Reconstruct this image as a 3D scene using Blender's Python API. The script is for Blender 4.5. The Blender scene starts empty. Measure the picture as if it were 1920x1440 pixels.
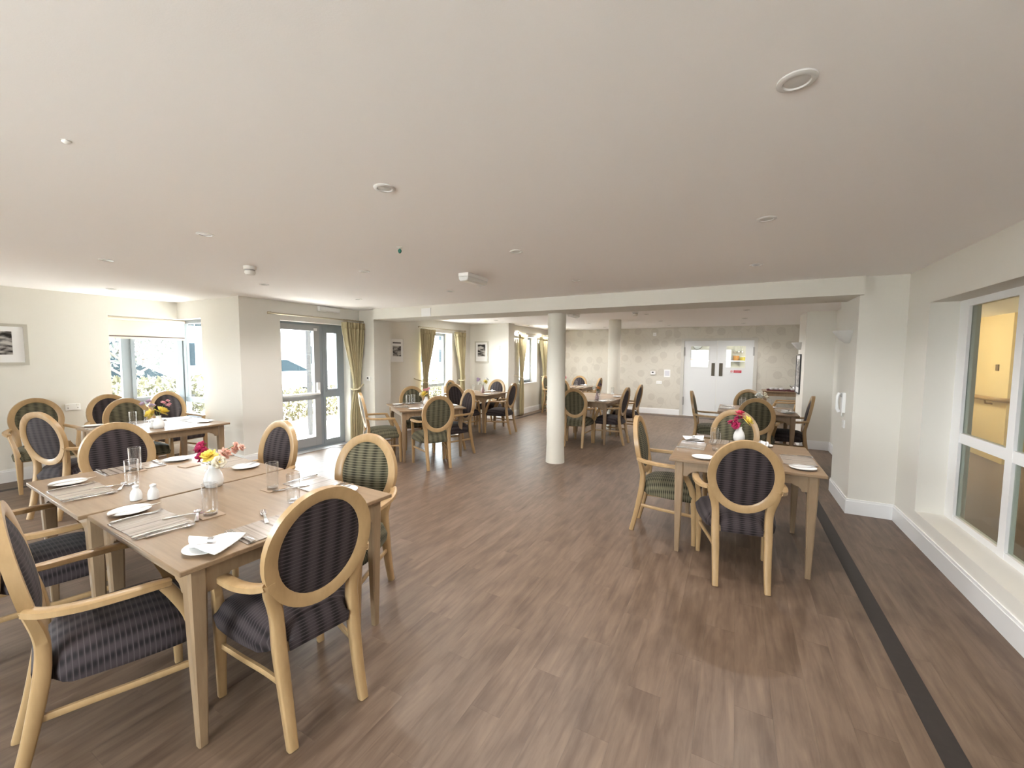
import bpy, bmesh, math, random
from mathutils import Vector, Matrix, Euler

scene = bpy.context.scene
COL = scene.collection
PI = math.pi
random.seed(7)

# ------------------------------------------------------------------ camera
CAM_H = 1.6
YAW, PITCH, ROLL = 0.498624, 0.067967, 0.006782
fw = Vector((-math.sin(YAW) * math.cos(PITCH), math.cos(YAW) * math.cos(PITCH), -math.sin(PITCH)))
r0 = Vector((math.cos(YAW), math.sin(YAW), 0))
u0 = r0.cross(fw)
rt = r0 * math.cos(ROLL) + u0 * math.sin(ROLL)
up = u0 * math.cos(ROLL) - r0 * math.sin(ROLL)
cam_data = bpy.data.cameras.new('camera')
cam_data.sensor_width = 36.0
cam_data.lens = 769.29 / 1920 * 36.0
cam_data.clip_start = 0.05
cam_data.clip_end = 300
cam = bpy.data.objects.new('camera', cam_data)
COL.objects.link(cam)
m = Matrix((rt, up, -fw)).transposed().to_4x4()
m.translation = Vector((0, 0, CAM_H))
cam.matrix_world = m
scene.camera = cam

# ------------------------------------------------------------------ sky, sun, exposure
world = bpy.data.worlds.new('world')
scene.world = world
world.use_nodes = True
bgn = world.node_tree.nodes['Background']
bgn.inputs['Color'].default_value = (0.88, 0.945, 1.0, 1)
bgn.inputs['Strength'].default_value = 6.3

SUN_DIR = Vector((0.70, -0.27, -0.86)).normalized()
sun_data = bpy.data.lights.new('sun', 'SUN')
sun_data.energy = 11.0
sun_data.angle = 0.01
sun_data.color = (1.0, 0.96, 0.91)
sun = bpy.data.objects.new('sun', sun_data)
sun.rotation_euler = SUN_DIR.to_track_quat('-Z', 'Y').to_euler()
COL.objects.link(sun)

vs = scene.view_settings
vs.view_transform = 'Standard'
vs.look = 'None'
vs.exposure = 2.35
vs.gamma = 1.0
vs.use_curve_mapping = False
cy = scene.cycles
cy.max_bounces = 10
cy.diffuse_bounces = 7
cy.glossy_bounces = 3
cy.transmission_bounces = 6
cy.transparent_max_bounces = 24
cy.caustics_reflective = False
cy.caustics_refractive = False
cy.sample_clamp_indirect = 8.0

def portal(loc, normal, sx, sy):
    d = bpy.data.lights.new('window_portal', 'AREA')
    d.shape = 'RECTANGLE'
    d.size, d.size_y = sx, sy
    d.cycles.is_portal = True
    o = bpy.data.objects.new('window_portal', d)
    o.location = loc
    o.rotation_euler = Vector(normal).to_track_quat('-Z', 'Z').to_euler()
    COL.objects.link(o)

# ------------------------------------------------------------------ materials
MATS = {}
def newmat(name):
    mt = bpy.data.materials.new(name)
    mt.use_nodes = True
    MATS[name] = mt
    nt = mt.node_tree
    return mt, nt, nt.nodes, nt.links, nt.nodes['Principled BSDF']

def plain(name, col, rough=0.6, metal=0.0, bump=0.0, bscale=200, var=0.0, vscale=4, spec=0.5, emit=None, estr=0):
    mt, nt, N, L, p = newmat(name)
    p.inputs['Base Color'].default_value = (*col, 1)
    p.inputs['Roughness'].default_value = rough
    p.inputs['Metallic'].default_value = metal
    p.inputs['Specular IOR Level'].default_value = spec
    if emit:
        p.inputs['Emission Color'].default_value = (*emit, 1)
        p.inputs['Emission Strength'].default_value = estr
    tc = N.new('ShaderNodeTexCoord')
    if bump:
        n = N.new('ShaderNodeTexNoise'); n.inputs['Scale'].default_value = bscale
        L.new(tc.outputs['Object'], n.inputs['Vector'])
        b = N.new('ShaderNodeBump'); b.inputs['Strength'].default_value = bump; b.inputs['Distance'].default_value = 0.002
        L.new(n.outputs['Fac'], b.inputs['Height']); L.new(b.outputs['Normal'], p.inputs['Normal'])
    if var:
        n2 = N.new('ShaderNodeTexNoise'); n2.inputs['Scale'].default_value = vscale
        L.new(tc.outputs['Object'], n2.inputs['Vector'])
        mx = N.new('ShaderNodeMix'); mx.data_type = 'RGBA'
        mx.inputs[6].default_value = (*[c * (1 - var) for c in col], 1)
        mx.inputs[7].default_value = (*[min(1, c * (1 + var)) for c in col], 1)
        L.new(n2.outputs['Fac'], mx.inputs[0]); L.new(mx.outputs[2], p.inputs['Base Color'])
    return mt

def math_node(N, L, op, a, b=None, c=None):
    n = N.new('ShaderNodeMath'); n.operation = op
    for i, v in enumerate((a, b, c)):
        if v is None: continue
        if isinstance(v, (int, float)): n.inputs[i].default_value = v
        else: L.new(v, n.inputs[i])
    return n.outputs[0]

def mix_col(N, L, fac, a, b):
    mx = N.new('ShaderNodeMix'); mx.data_type = 'RGBA'
    if isinstance(fac, (int, float)): mx.inputs[0].default_value = fac
    else: L.new(fac, mx.inputs[0])
    for i, v in ((6, a), (7, b)):
        if isinstance(v, tuple): mx.inputs[i].default_value = (*v, 1)
        else: L.new(v, mx.inputs[i])
    return mx.outputs[2]

def wood(name, c1, c2, rough=0.35, scale=(40, 40, 3), coat=0.0):
    mt, nt, N, L, p = newmat(name)
    tc = N.new('ShaderNodeTexCoord')
    mp = N.new('ShaderNodeMapping'); mp.inputs['Scale'].default_value = scale
    L.new(tc.outputs['Object'], mp.inputs['Vector'])
    n = N.new('ShaderNodeTexNoise'); n.inputs['Scale'].default_value = 1.0; n.inputs['Detail'].default_value = 6; n.inputs['Roughness'].default_value = 0.65
    L.new(mp.outputs['Vector'], n.inputs['Vector'])
    cr = N.new('ShaderNodeValToRGB')
    cr.color_ramp.elements[0].position = 0.32; cr.color_ramp.elements[0].color = (*c2, 1)
    cr.color_ramp.elements[1].position = 0.68; cr.color_ramp.elements[1].color = (*c1, 1)
    L.new(n.outputs['Fac'], cr.inputs['Fac']); L.new(cr.outputs['Color'], p.inputs['Base Color'])
    p.inputs['Roughness'].default_value = rough
    p.inputs['Coat Weight'].default_value = coat
    return mt

def fabric(name, base, dark, line, line2):
    # UV in metres: u across the chair, v up the back / along the seat
    mt, nt, N, L, p = newmat(name)
    uv = N.new('ShaderNodeUVMap')
    sp = N.new('ShaderNodeSeparateXYZ'); L.new(uv.outputs['UV'], sp.inputs[0])
    U, V = sp.outputs[0], sp.outputs[1]
    col = math_node(N, L, 'MULTIPLY_ADD', math_node(N, L, 'COSINE', math_node(N, L, 'MULTIPLY', U, 2 * PI / 0.072)), 0.5, 0.5)
    col = math_node(N, L, 'POWER', col, 1.5)
    vv = math_node(N, L, 'FRACT', math_node(N, L, 'MULTIPLY', V, 1 / 0.0165))
    dash = math_node(N, L, 'LESS_THAN', math_node(N, L, 'ABSOLUTE', math_node(N, L, 'SUBTRACT', vv, 0.5)), 0.27)
    lines = math_node(N, L, 'LESS_THAN', vv, 0.13)
    broad = N.new('ShaderNodeTexNoise'); broad.inputs['Scale'].default_value = 9
    L.new(uv.outputs['UV'], broad.inputs['Vector'])
    c = mix_col(N, L, math_node(N, L, 'MULTIPLY', col, 0.65), base, dark)
    c = mix_col(N, L, math_node(N, L, 'MULTIPLY', math_node(N, L, 'MULTIPLY', dash, col), 0.75), c, tuple(x * 0.35 for x in dark))
    c = mix_col(N, L, math_node(N, L, 'MULTIPLY', lines, line2), c, line)
    c = mix_col(N, L, math_node(N, L, 'MULTIPLY', broad.outputs['Fac'], 0.18), c, base)
    L.new(c, p.inputs['Base Color'])
    p.inputs['Roughness'].default_value = 0.8
    p.inputs['Specular IOR Level'].default_value = 0.25
    p.inputs['Sheen Weight'].default_value = 0.06
    p.inputs['Sheen Roughness'].default_value = 0.4
    fine = N.new('ShaderNodeTexNoise'); fine.inputs['Scale'].default_value = 900
    L.new(uv.outputs['UV'], fine.inputs['Vector'])
    b = N.new('ShaderNodeBump'); b.inputs['Strength'].default_value = 0.3; b.inputs['Distance'].default_value = 0.001
    L.new(math_node(N, L, 'ADD', fine.outputs['Fac'], lines), b.inputs['Height']); L.new(b.outputs['Normal'], p.inputs['Normal'])
    return mt

def thin_glass(name, tint=(1, 1, 1), gloss=0.9, ior=1.45, rough=0.0, power=5.0):
    mt, nt, N, L, p = newmat(name)
    N.remove(p)
    out = N['Material Output']
    tr = N.new('ShaderNodeBsdfTransparent'); tr.inputs['Color'].default_value = (*tint, 1)
    gl = N.new('ShaderNodeBsdfGlossy'); gl.inputs['Roughness'].default_value = rough; gl.inputs['Color'].default_value = (gloss, gloss, gloss, 1)
    lw = N.new('ShaderNodeLayerWeight'); lw.inputs['Blend'].default_value = 0.5
    f0 = ((ior - 1) / (ior + 1)) ** 2
    fac = math_node(N, L, 'MULTIPLY_ADD', math_node(N, L, 'POWER', lw.outputs['Facing'], power), 0.75, f0)
    mx = N.new('ShaderNodeMixShader')
    L.new(fac, mx.inputs[0]); L.new(tr.outputs[0], mx.inputs[1]); L.new(gl.outputs[0], mx.inputs[2])
    L.new(mx.outputs[0], out.inputs['Surface'])
    return mt

WALL = plain('wall_paint', (0.72, 0.70, 0.645), 0.85, bump=0.12, bscale=160, spec=0.25)
CEIL = plain('ceiling_paint', (0.90, 0.88, 0.87), 0.85, bump=0.12, bscale=220, spec=0.25)
WHITE = plain('white_gloss_paint', (0.80, 0.80, 0.80), 0.35)
WHITEP = plain('white_plastic', (0.82, 0.82, 0.81), 0.4)
OFFW = plain('offwhite_plastic', (0.72, 0.71, 0.67), 0.45)
COLUMNM = plain('column_plaster', (0.72, 0.70, 0.625), 0.7, bump=0.4, bscale=18, spec=0.3)
GREYFR = plain('grey_metal_frame', (0.27, 0.305, 0.33), 0.4, spec=0.5)
PALEFR = plain('pale_grey_frame', (0.36, 0.35, 0.335), 0.45)
STEEL = plain('steel', (0.75, 0.75, 0.76), 0.14, metal=1.0)
BRASS = plain('brushed_nickel', (0.50, 0.44, 0.33), 0.32, metal=0.9)
BLACK = plain('black_plastic', (0.012, 0.012, 0.012), 0.4)
DARKBR = plain('dark_grille', (0.10, 0.085, 0.06), 0.5, metal=0.4)
CHINA = plain('white_china', (0.84, 0.84, 0.83), 0.12)
VASEW = plain('white_vase', (0.74, 0.745, 0.74), 0.25)
VASEP = plain('mauve_vase', (0.40, 0.27, 0.27), 0.3)
NAPKIN = plain('white_napkin', (0.82, 0.81, 0.80), 0.9, bump=0.2, bscale=500)
PAPER = plain('paper', (0.80, 0.80, 0.80), 0.8)
REDSIGN = plain('red_sign', (0.52, 0.03, 0.05), 0.5)
INLAY = plain('floor_inlay', (0.026, 0.020, 0.018), 0.5, var=0.2, vscale=30, spec=0.3)
CHAIRWOOD = wood('chair_beech', (0.43, 0.285, 0.142), (0.355, 0.228, 0.108), 0.32, (25, 25, 5))
TABLEWOOD = wood('table_top_oak', (0.265, 0.178, 0.104), (0.20, 0.130, 0.074), 0.34, (3, 40, 40))
TABLELEG = wood('table_leg_oak', (0.31, 0.215, 0.13), (0.24, 0.162, 0.095), 0.35, (30, 30, 4))
PURPLE = fabric('plum_fabric', (0.044, 0.033, 0.034), (0.009, 0.005, 0.006), (0.115, 0.092, 0.096), 0.50)
GREEN = fabric('green_fabric', (0.095, 0.086, 0.052), (0.022, 0.020, 0.008), (0.31, 0.28, 0.19), 0.75)
CURTAIN = plain('gold_curtain', (0.42, 0.36, 0.21), 0.55, bump=0.3, bscale=300, var=0.12, vscale=9)
BLINDM = plain('cream_blind', (0.68, 0.60, 0.52), 0.8)
YELLOW = plain('corridor_yellow', (0.64, 0.49, 0.27), 0.8)
CARPET = plain('corridor_carpet', (0.16, 0.115, 0.095), 0.95, bump=0.4, bscale=300)
HANDRAIL = wood('handrail_oak', (0.36, 0.22, 0.09), (0.28, 0.16, 0.06), 0.4)
GLASSW = thin_glass('window_glass', (0.97, 0.985, 0.98), 0.8, 1.35)
GLASSC = thin_glass('corridor_glass', (0.80, 0.84, 0.80), 0.8, 1.35)
TUMBLER = thin_glass('tumbler_glass', (0.975, 0.98, 0.985), 1.0, 1.6, power=2.6)
LENS = plain('downlight_lens', (0.62, 0.62, 0.60), 0.18)
KLIGHT = plain('added_kitchen_lamp', (1, 1, 1), 0.5, emit=(1, 0.98, 0.92), estr=1.6)
CLIGHT = plain('added_corridor_lamp', (1, 1, 1), 0.5, emit=(1, 0.86, 0.62), estr=9)
STEM = plain('flower_stem', (0.10, 0.20, 0.05), 0.6)
PET = {k: plain('petal_' + k, c, 0.6) for k, c in dict(magenta=(0.42, 0.02, 0.10), red=(0.55, 0.05, 0.10), pink=(0.72, 0.35, 0.38), peach=(0.75, 0.45, 0.36), yellow=(0.78, 0.62, 0.12), lilac=(0.50, 0.40, 0.55), white=(0.80, 0.80, 0.76), cream=(0.78, 0.72, 0.58), orange=(0.70, 0.33, 0.10), plum=(0.15, 0.07, 0.14)).items()}
LEAF = plain('hedge_leaf', (0.075, 0.072, 0.036), 0.6, var=0.5, vscale=3)
LEAF2 = plain('planting_leaf', (0.085, 0.078, 0.035), 0.6, var=0.5, vscale=3)
TREELEAF = plain('tree_leaf', (0.05, 0.055, 0.045), 0.6, var=0.4)
BARK = plain('bark', (0.12, 0.09, 0.07), 0.9, bump=0.5, bscale=30)
PAVE = plain('paving', (0.60, 0.58, 0.55), 0.85, var=0.15, vscale=1.5)
SOIL = plain('soil', (0.16, 0.115, 0.085), 0.95, bump=0.6, bscale=20)
ASPH = plain('tarmac', (0.22, 0.22, 0.225), 0.9, var=0.1)
RENDERW = plain('white_render', (0.70, 0.69, 0.67), 0.85)
CARW = plain('white_car_paint', (0.75, 0.76, 0.77), 0.2)
CARS = plain('silver_car_paint', (0.40, 0.42, 0.45), 0.25, metal=0.5)
CARR = plain('red_car_lamp', (0.45, 0.02, 0.03), 0.25)
CARG = plain('car_glass', (0.006, 0.012, 0.015), 0.35, spec=0.08)
TYRE = plain('tyre', (0.02, 0.02, 0.02), 0.8)
TRAYRED = plain('dark_red_tray', (0.085, 0.015, 0.02), 0.4)
CORK = plain('coaster_brown', (0.33, 0.23, 0.15), 0.5)

def striped(name):
    mt, nt, N, L, p = newmat(name)
    tc = N.new('ShaderNodeTexCoord'); sp = N.new('ShaderNodeSeparateXYZ'); L.new(tc.outputs['Object'], sp.inputs[0])
    n = N.new('ShaderNodeTexNoise'); n.noise_dimensions = '1D'; n.inputs['Scale'].default_value = 55; n.inputs['Detail'].default_value = 3
    L.new(sp.outputs[0], n.inputs['W'])
    cr = N.new('ShaderNodeValToRGB')
    e = cr.color_ramp.elements
    e[0].position = 0.36; e[0].color = (0.15, 0.11, 0.085, 1)
    e[1].position = 0.62; e[1].color = (0.36, 0.31, 0.265, 1)
    x = e.new(0.47); x.color = (0.31, 0.262, 0.22, 1)
    L.new(n.outputs['Fac'], cr.inputs['Fac']); L.new(cr.outputs['Color'], p.inputs['Base Color'])
    p.inputs['Roughness'].default_value = 0.22
    return mt
MATM = striped('striped_laminate')

def floor_mat():
    mt, nt, N, L, p = newmat('vinyl_plank')
    at = N.new('ShaderNodeAttribute'); at.attribute_name = 'tone'
    ge = N.new('ShaderNodeNewGeometry')
    sp = N.new('ShaderNodeSeparateXYZ'); L.new(ge.outputs['Position'], sp.inputs[0])
    cb = N.new('ShaderNodeCombineXYZ')
    L.new(math_node(N, L, 'MULTIPLY', sp.outputs[0], 26.0), cb.inputs[0])
    L.new(math_node(N, L, 'MULTIPLY', sp.outputs[1], 2.4), cb.inputs[1])
    L.new(math_node(N, L, 'MULTIPLY', at.outputs['Fac'], 91.0), cb.inputs[2])
    n = N.new('ShaderNodeTexNoise'); n.inputs['Scale'].default_value = 1.0; n.inputs['Detail'].default_value = 7; n.inputs['Roughness'].default_value = 0.62; n.inputs['Distortion'].default_value = 0.5
    L.new(cb.outputs[0], n.inputs['Vector'])
    cb2 = N.new('ShaderNodeCombineXYZ')
    L.new(math_node(N, L, 'MULTIPLY', sp.outputs[0], 9.0), cb2.inputs[0])
    L.new(math_node(N, L, 'MULTIPLY', sp.outputs[1], 3.2), cb2.inputs[1])
    L.new(math_node(N, L, 'MULTIPLY', at.outputs['Fac'], 37.0), cb2.inputs[2])
    n2 = N.new('ShaderNodeTexNoise'); n2.inputs['Scale'].default_value = 1.0; n2.inputs['Detail'].default_value = 3
    L.new(cb2.outputs[0], n2.inputs['Vector'])
    cr = N.new('ShaderNodeValToRGB')
    e = cr.color_ramp.elements
    e[0].position = 0.25; e[0].color = (0.092, 0.057, 0.037, 1)
    e[1].position = 0.75; e[1].color = (0.190, 0.131, 0.091, 1)
    L.new(n.outputs['Fac'], cr.inputs['Fac'])
    cr2 = N.new('ShaderNodeValToRGB')
    e = cr2.color_ramp.elements
    e[0].position = 0.25; e[0].color = (0.55, 0.50, 0.46, 1)
    e[1].position = 0.55; e[1].color = (1, 1, 1, 1)
    L.new(n2.outputs['Fac'], cr2.inputs['Fac'])
    ml = N.new('ShaderNodeMix'); ml.data_type = 'RGBA'; ml.blend_type = 'MULTIPLY'; ml.inputs[0].default_value = 0.8
    L.new(cr.outputs['Color'], ml.inputs[6]); L.new(cr2.outputs['Color'], ml.inputs[7])
    br = N.new('ShaderNodeHueSaturation')
    L.new(math_node(N, L, 'MULTIPLY_ADD', at.outputs['Fac'], 0.07, 0.965), br.inputs['Value'])
    L.new(ml.outputs[2], br.inputs['Color'])
    L.new(br.outputs['Color'], p.inputs['Base Color'])
    p.inputs['Roughness'].default_value = 0.43
    p.inputs['Specular IOR Level'].default_value = 0.42
    b = N.new('ShaderNodeBump'); b.inputs['Strength'].default_value = 0.12; b.inputs['Distance'].default_value = 0.001
    L.new(n.outputs['Fac'], b.inputs['Height']); L.new(b.outputs['Normal'], p.inputs['Normal'])
    return mt
FLOORM = floor_mat()

def wallpaper():
    mt, nt, N, L, p = newmat('floral_wallpaper')
    ge = N.new('ShaderNodeNewGeometry')
    sp = N.new('ShaderNodeSeparateXYZ'); L.new(ge.outputs['Position'], sp.inputs[0])
    cb = N.new('ShaderNodeCombineXYZ'); L.new(sp.outputs[0], cb.inputs[0]); L.new(sp.outputs[2], cb.inputs[1])
    vo = N.new('ShaderNodeTexVoronoi'); vo.voronoi_dimensions = '2D'; vo.inputs['Scale'].default_value = 2.7; vo.inputs['Randomness'].default_value = 0.62
    L.new(cb.outputs[0], vo.inputs['Vector'])
    d = vo.outputs['Distance']
    disc = math_node(N, L, 'LESS_THAN', d, 0.27)
    ringw = math_node(N, L, 'MULTIPLY_ADD', math_node(N, L, 'SINE', math_node(N, L, 'MULTIPLY', d, 95)), 0.25, 0.75)
    fine = N.new('ShaderNodeTexVoronoi'); fine.voronoi_dimensions = '2D'; fine.inputs['Scale'].default_value = 60
    L.new(cb.outputs[0], fine.inputs['Vector'])
    head = math_node(N, L, 'MULTIPLY', math_node(N, L, 'MULTIPLY', disc, ringw), math_node(N, L, 'MULTIPLY_ADD', fine.outputs['Distance'], 0.5, 0.55))
    nz = N.new('ShaderNodeTexNoise'); nz.noise_dimensions = '2D'; nz.inputs['Scale'].default_value = 1.7; nz.inputs['Detail'].default_value = 1
    L.new(cb.outputs[0], nz.inputs['Vector'])
    cur = math_node(N, L, 'ABSOLUTE', math_node(N, L, 'SUBTRACT', math_node(N, L, 'FRACT', math_node(N, L, 'MULTIPLY', nz.outputs['Fac'], 7.0)), 0.5))
    stem = math_node(N, L, 'MULTIPLY', math_node(N, L, 'LESS_THAN', cur, 0.035), 0.28)
    fac = math_node(N, L, 'MAXIMUM', math_node(N, L, 'MULTIPLY', head, 0.6), stem)
    c = mix_col(N, L, fac, (0.60, 0.565, 0.49), (0.41, 0.37, 0.315))
    L.new(c, p.inputs['Base Color'])
    p.inputs['Roughness'].default_value = 0.42
    return mt
WALLPAPER = wallpaper()

def photo_print(name, seed):
    mt, nt, N, L, p = newmat(name)
    tc = N.new('ShaderNodeTexCoord')
    mp = N.new('ShaderNodeMapping'); mp.inputs['Location'].default_value = (seed, seed * 2.3, seed * 0.7); mp.inputs['Scale'].default_value = (5, 5, 14)
    L.new(tc.outputs['Object'], mp.inputs['Vector'])
    n = N.new('ShaderNodeTexNoise'); n.inputs['Scale'].default_value = 1.6; n.inputs['Detail'].default_value = 8
    L.new(mp.outputs['Vector'], n.inputs['Vector'])
    cr = N.new('ShaderNodeValToRGB')
    cr.color_ramp.elements[0].position = 0.40; cr.color_ramp.elements[0].color = (0.015, 0.012, 0.012, 1)
    cr.color_ramp.elements[1].position = 0.62; cr.color_ramp.elements[1].color = (0.5, 0.48, 0.46, 1)
    L.new(n.outputs['Fac'], cr.inputs['Fac']); L.new(cr.outputs['Color'], p.inputs['Base Color'])
    p.inputs['Roughness'].default_value = 0.3
    return mt

# ------------------------------------------------------------------ mesh builder
class MB:
    def __init__(s): s.v, s.f, s.uv = [], [], None
    def add(s, vs, fs):
        o = len(s.v); s.v += [tuple(x) for x in vs]; s.f += [tuple(i + o for i in f) for f in fs]; return s
    def box(s, x0, x1, y0, y1, z0, z1):
        return s.add([(x0,y0,z0),(x1,y0,z0),(x1,y1,z0),(x0,y1,z0),(x0,y0,z1),(x1,y0,z1),(x1,y1,z1),(x0,y1,z1)],
                     [(0,3,2,1),(4,5,6,7),(0,1,5,4),(1,2,6,5),(2,3,7,6),(3,0,4,7)])
    def lathe(s, prof, n=24, c=(0,0,0), cap=True):
        vs, fs = [], []
        for r, z in prof:
            for i in range(n):
                a = 2 * PI * i / n; vs.append((c[0] + r * math.cos(a), c[1] + r * math.sin(a), c[2] + z))
        for k in range(len(prof) - 1):
            for i in range(n):
                j = (i + 1) % n; fs.append((k*n+i, k*n+j, (k+1)*n+j, (k+1)*n+i))
        if cap:
            fs.append(tuple(range(n))[::-1]); fs.append(tuple((len(prof)-1)*n + i for i in range(n)))
        return s.add(vs, fs)
    def sweep(s, pts, w, d=None, n=8, side=None, rect=False):
        """tube through pts; w/d may be lists (half sizes along side vector / its normal)"""
        P = [Vector(p) for p in pts]; K = len(P)
        W = w if isinstance(w, (list, tuple)) else [w] * K
        D = d if isinstance(d, (list, tuple)) else [(d if d is not None else None)] * K
        vs, fs = [], []
        cs = [(1,-1),(1,1),(-1,1),(-1,-1)] if rect else [(math.cos(2*PI*i/n), math.sin(2*PI*i/n)) for i in range(n)]
        if rect == 2:
            b = 0.72; cs = [(1,-b),(1,b),(b,1),(-b,1),(-1,b),(-1,-b),(-b,-1),(b,-1)]
        q = len(cs)
        prev = None
        for k in range(K):
            t = (P[min(k+1, K-1)] - P[max(k-1, 0)]).normalized()
            if side is not None: a = Vector(side)
            elif prev is not None: a = prev
            else: a = Vector((0,0,1)) if abs(t.z) < 0.9 else Vector((1,0,0))
            a = (a - t * a.dot(t))
            if a.length < 1e-6: a = Vector((0,1,0)) - t * t.y
            a.normalize(); prev = a
            b2 = t.cross(a)
            dd = D[k] if D[k] is not None else W[k]
            for cx, cyy in cs: vs.append(P[k] + a * (cx * W[k]) + b2 * (cyy * dd))
        for k in range(K - 1):
            for i in range(q):
                j = (i + 1) % q; fs.append((k*q+i, k*q+j, (k+1)*q+j, (k+1)*q+i))
        fs.append(tuple(range(q))[::-1]); fs.append(tuple((K-1)*q + i for i in range(q)))
        return s.add(vs, fs)
    def prism(s, poly, axis, a, b):
        """extrude a 2D polygon along axis (0,1,2) from a to b; poly coordinates are the other two axes in order"""
        n = len(poly); vs = []
        for h in (a, b):
            for p, q in poly:
                c = [p, q]; c.insert(axis, h); vs.append(tuple(c))
        fs = [(i, (i+1) % n, n + (i+1) % n, n + i) for i in range(n)]
        fs.append(tuple(range(n))[::-1]); fs.append(tuple(range(n, 2*n)))
        return s.add(vs, fs)
    def mesh(s, name, mat, smooth=False):
        me = bpy.data.meshes.new(name); me.from_pydata(s.v, [], s.f)
        bm = bmesh.new(); bm.from_mesh(me); bmesh.ops.recalc_face_normals(bm, faces=bm.faces); bm.to_mesh(me); bm.free()
        if mat: me.materials.append(mat)
        if smooth: me.polygons.foreach_set('use_smooth', [True] * len(me.polygons))
        if s.uv:
            ul = me.uv_layers.new(name='UVMap')
            for lp in me.loops: ul.data[lp.index].uv = s.uv(me.vertices[lp.vertex_index].co)
        return me
    def build(s, name, mat, parent=None, smooth=False, bevel=0, auto=None, label=None):
        o = bpy.data.objects.new(name, s.mesh(name, mat, smooth)); COL.objects.link(o)
        if parent: o.parent = parent
        if bevel:
            md = o.modifiers.new('bevel', 'BEVEL'); md.width = bevel; md.segments = 2; md.limit_method = 'ANGLE'
        if smooth and auto:
            o.data.set_sharp_from_angle(angle=math.radians(auto))
        if label: o['label'] = label
        return o

def empty(name, loc=(0,0,0), rz=0.0, rot=None):
    o = bpy.data.objects.new(name, None); COL.objects.link(o)
    o.empty_display_size = 0.05; o.location = loc; o.rotation_euler = rot if rot else (0, 0, rz)
    return o
def tag(o, label, cat, group=None):
    o['label'] = label; o['category'] = cat
    if group: o['group'] = group
    elif 'group' in o: del o['group']
    return o
def struct(o): o['kind'] = 'structure'; return o
def copy_tree(o, parent=None):
    c = o.copy(); COL.objects.link(c); c.parent = parent
    for ch in o.children: copy_tree(ch, c)
    return c
USED = set()
def place(proto, loc, rz=0.0, label=None, cat=None, group=None):
    o = proto if proto.name not in USED else copy_tree(proto)
    USED.add(proto.name); USED.add(o.name)
    o.location = loc; o.rotation_euler = (0, 0, rz)
    if label: tag(o, label, cat, group)
    return o
def heading(dx, dy): return math.atan2(-dx, dy)

# ------------------------------------------------------------------ room shell
C = 2.41
XL, XD, XW3, XR, YB, YF = -7.85, -6.10, -5.15, 1.435, 12.10, -2.6
T = 0.28

# floor slab + planks
floor = struct(MB().box(XL - T, XR + 0.3, YF - 0.1, 3.26, -0.10, -0.008).box(XD - T, XR + 0.3, 3.26, YB + 0.1, -0.10, -0.008).build('floor', FLOORM))
PW, PL = 0.152, 0.914
VAR = []
for i in range(14):
    mb = MB().box(-PW/2 + 0.0002, PW/2 - 0.0002, -PL/2 + 0.0002, PL/2 - 0.0002, -0.008, 0.0)
    me = mb.mesh('plank', FLOORM)
    a = me.attributes.new('tone', 'FLOAT', 'FACE'); a.data.foreach_set('value', [((i * 0.618) % 1.0)] * len(me.polygons))
    VAR.append(me)
def project(p):
    v = Vector(p) - Vector((0, 0, CAM_H)); d = v.dot(fw)
    return (960 + 769.29 * v.dot(rt) / d, 720 - 769.29 * v.dot(up) / d, d) if d > 0.2 else (-9e9, 0, d)
planks = []
nrow = int((XR - XL) / PW) + 1
for i in range(nrow):
    x = XL + PW * (i + 0.5)
    if x > XR: continue
    y = YF + (i * 0.377 % 1.0) * PL
    while y < YB:
        if not (x < XD - PW and y > 3.30 + PL/2) and not (x < XW3 - PW and y > 9.3 + PL/2):
            planks.append((x, y, random.randrange(14)))
        y += PL
def seen(x, y):
    px, py, d = project((x, y, 0))
    return (1.0 / (d * d * d)) if (d > 0.3 and -80 < px < 2000 and py < 1500) else 0
planks.sort(key=lambda q: -seen(q[0], q[1]))
for x, y, k in planks[:300]:
    o = bpy.data.objects.new('plank', VAR[k]); COL.objects.link(o); o.parent = floor; o.location = (x, y, 0)
mb = MB(); tones = []
for x, y, k in planks[300:]:
    mb.box(x - PW/2 + 0.0002, x + PW/2 - 0.0002, y - PL/2 + 0.0002, min(y + PL/2 - 0.0002, YB), -0.008, 0.0); tones += [((k * 0.618) % 1.0)] * 6
po = mb.build('plank', FLOORM, floor); po['kind'] = 'stuff'
a = po.data.attributes.new('tone', 'FLOAT', 'FACE'); a.data.foreach_set('value', tones)
n_trim = 0
def trim(mb, mat):
    global n_trim
    n_trim += 1
    return struct(mb.build('trim_%d' % n_trim, mat))
trim(MB().box(0.782, 0.877, YF, 11.72, -0.004, 0.0012), INLAY)                    # right-hand inlay stripe
trim(MB().box(-7.46, -7.37, YF, 2.75, -0.004, 0.0012), INLAY)
trim(MB().box(-4.93, -4.84, 9.2, 11.72, -0.004, 0.0012), INLAY)
trim(MB().box(-4.93, 0.877, 11.72, 11.81, -0.004, 0.0012), INLAY)

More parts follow.
